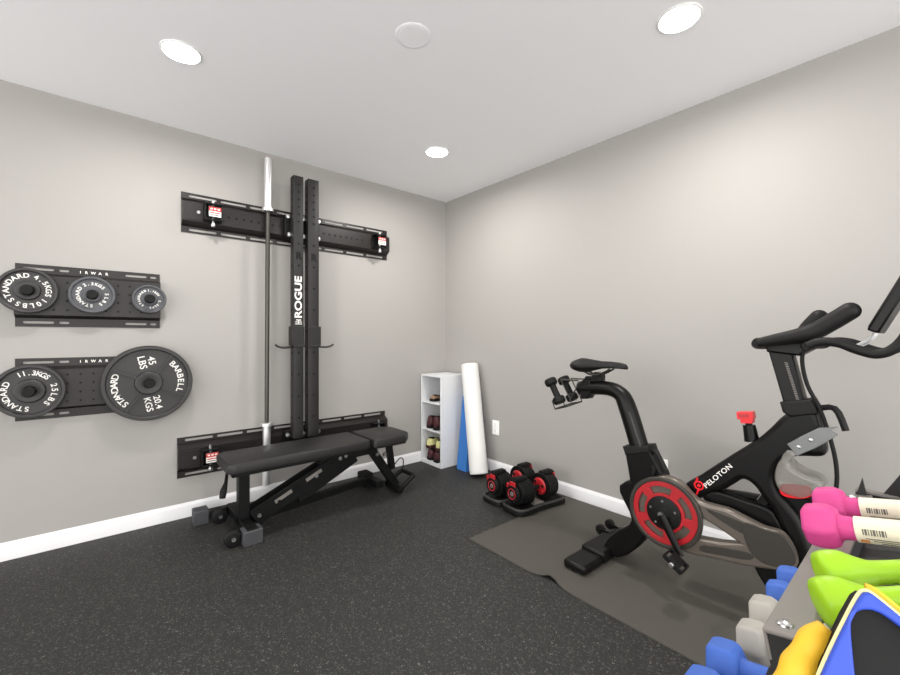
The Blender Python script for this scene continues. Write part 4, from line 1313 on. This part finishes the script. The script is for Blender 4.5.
def lay_bone(head, yaw, tilt, label, roll=0):
    d = Vector((math.cos(R(tilt)) * math.cos(R(yaw)), math.cos(R(tilt)) * math.sin(R(yaw)), math.sin(R(tilt))))
    c = Vector(head) + d * 0.083
    return bone_dumbbell(frame_mtx(c, d) @ Matrix.Rotation(R(roll), 4, 'X'), label)
lay_bone((2.992, -1.907, 0.859), 31, 13, 'lime green dumbbell lying behind the other lime one, next to the pink pair')
lay_bone((3.000, -1.974, 0.857), 32, 15, 'lime green dumbbell nearest the camera, partly hidden by the blue pouch')

# black pouch with blue border and yellow piping
po = thing('equipment_pouch', 'black pouch with royal blue border and yellow piping leaning on the rack', 'pouch', (3.05, -2.10, 0.78))
fwd = Vector((-0.762, 0.648, 0)); rgt = Vector((0.648, 0.762, 0)); upv = Vector((0, 0, 1))
pc = Vector((3.029, -2.080, 0.925))
pn_ = Vector((0.28, -0.86, 0.42)).normalized()
pu = (upv - pn_ * upv.dot(pn_)).normalized()
pr_ = pu.cross(pn_)
PM = Matrix((pr_, pu, pn_)).transposed().to_4x4(); PM.translation = pc
tri = [(-0.048, -0.12), (-0.041, -0.090), (-0.029, -0.058), (-0.012, -0.020), (-0.004, -0.004), (0.000, 0.0), (0.006, -0.002), (0.031, -0.022), (0.075, -0.056), (0.090, -0.12)]
tri_s = tri[:1] + crom(tri, 4, False)[1:]
inn = [(-0.013, -0.119), (-0.0125, -0.060), (-0.0115, -0.026), (-0.006, -0.015), (0.004, -0.012), (0.016, -0.018), (0.034, -0.033), (0.062, -0.060), (0.070, -0.119)]
inn_s = crom(inn, 4, False)
MB().mesh(curve_mesh([tri], 0.024, 0.0), PM @ Matrix.Translation((0, 0, -0.011))).build('pouch_body', M['rubber'], po)
MB().mesh(curve_mesh([tri_s, inn_s], 0.008, 0.002), PM @ Matrix.Translation((0, 0, 0.006))).build('border_band', M['royal'], po)
pp = [PM @ Vector((x * 1.01, y * 1.01 + 0.001, 0.004)) for x, y in crom(tri, 4, False)]
MB().tube(pp, 0.0016, seg=8).build('piping', M['palewhite'], po)
pp2 = [PM @ Vector((x + 0.003, y + 0.004, -0.006)) for x, y in crom(tri[5:], 4, False)]
MB().tube(pp2, 0.003, seg=8).build('piping', M['yellow'], po)
yl = MB()
ys = crom([(-0.022, -0.034, -0.022, 0.006), (-0.030, -0.046, -0.022, 0.011), (-0.036, -0.058, -0.022, 0.011), (-0.041, -0.070, -0.021, 0.014), (-0.046, -0.082, -0.020, 0.013), (-0.052, -0.098, -0.020, 0.016), (-0.056, -0.115, -0.020, 0.015)], 4, False)
yl.tube([PM @ Vector((p[0], p[1], p[2])) for p in ys], [p[3] for p in ys], seg=18)
yl.build('padded_strap', M['yellow'], po, smooth=80)
MB().tube([PM @ Vector((0.01, -0.03, -0.03)), (3.055, -2.045, 0.868), (3.06, -2.027, 0.860), (3.06, -2.020, 0.80)], 0.004, seg=8).build('hanging_loop', M['raildark'], po)
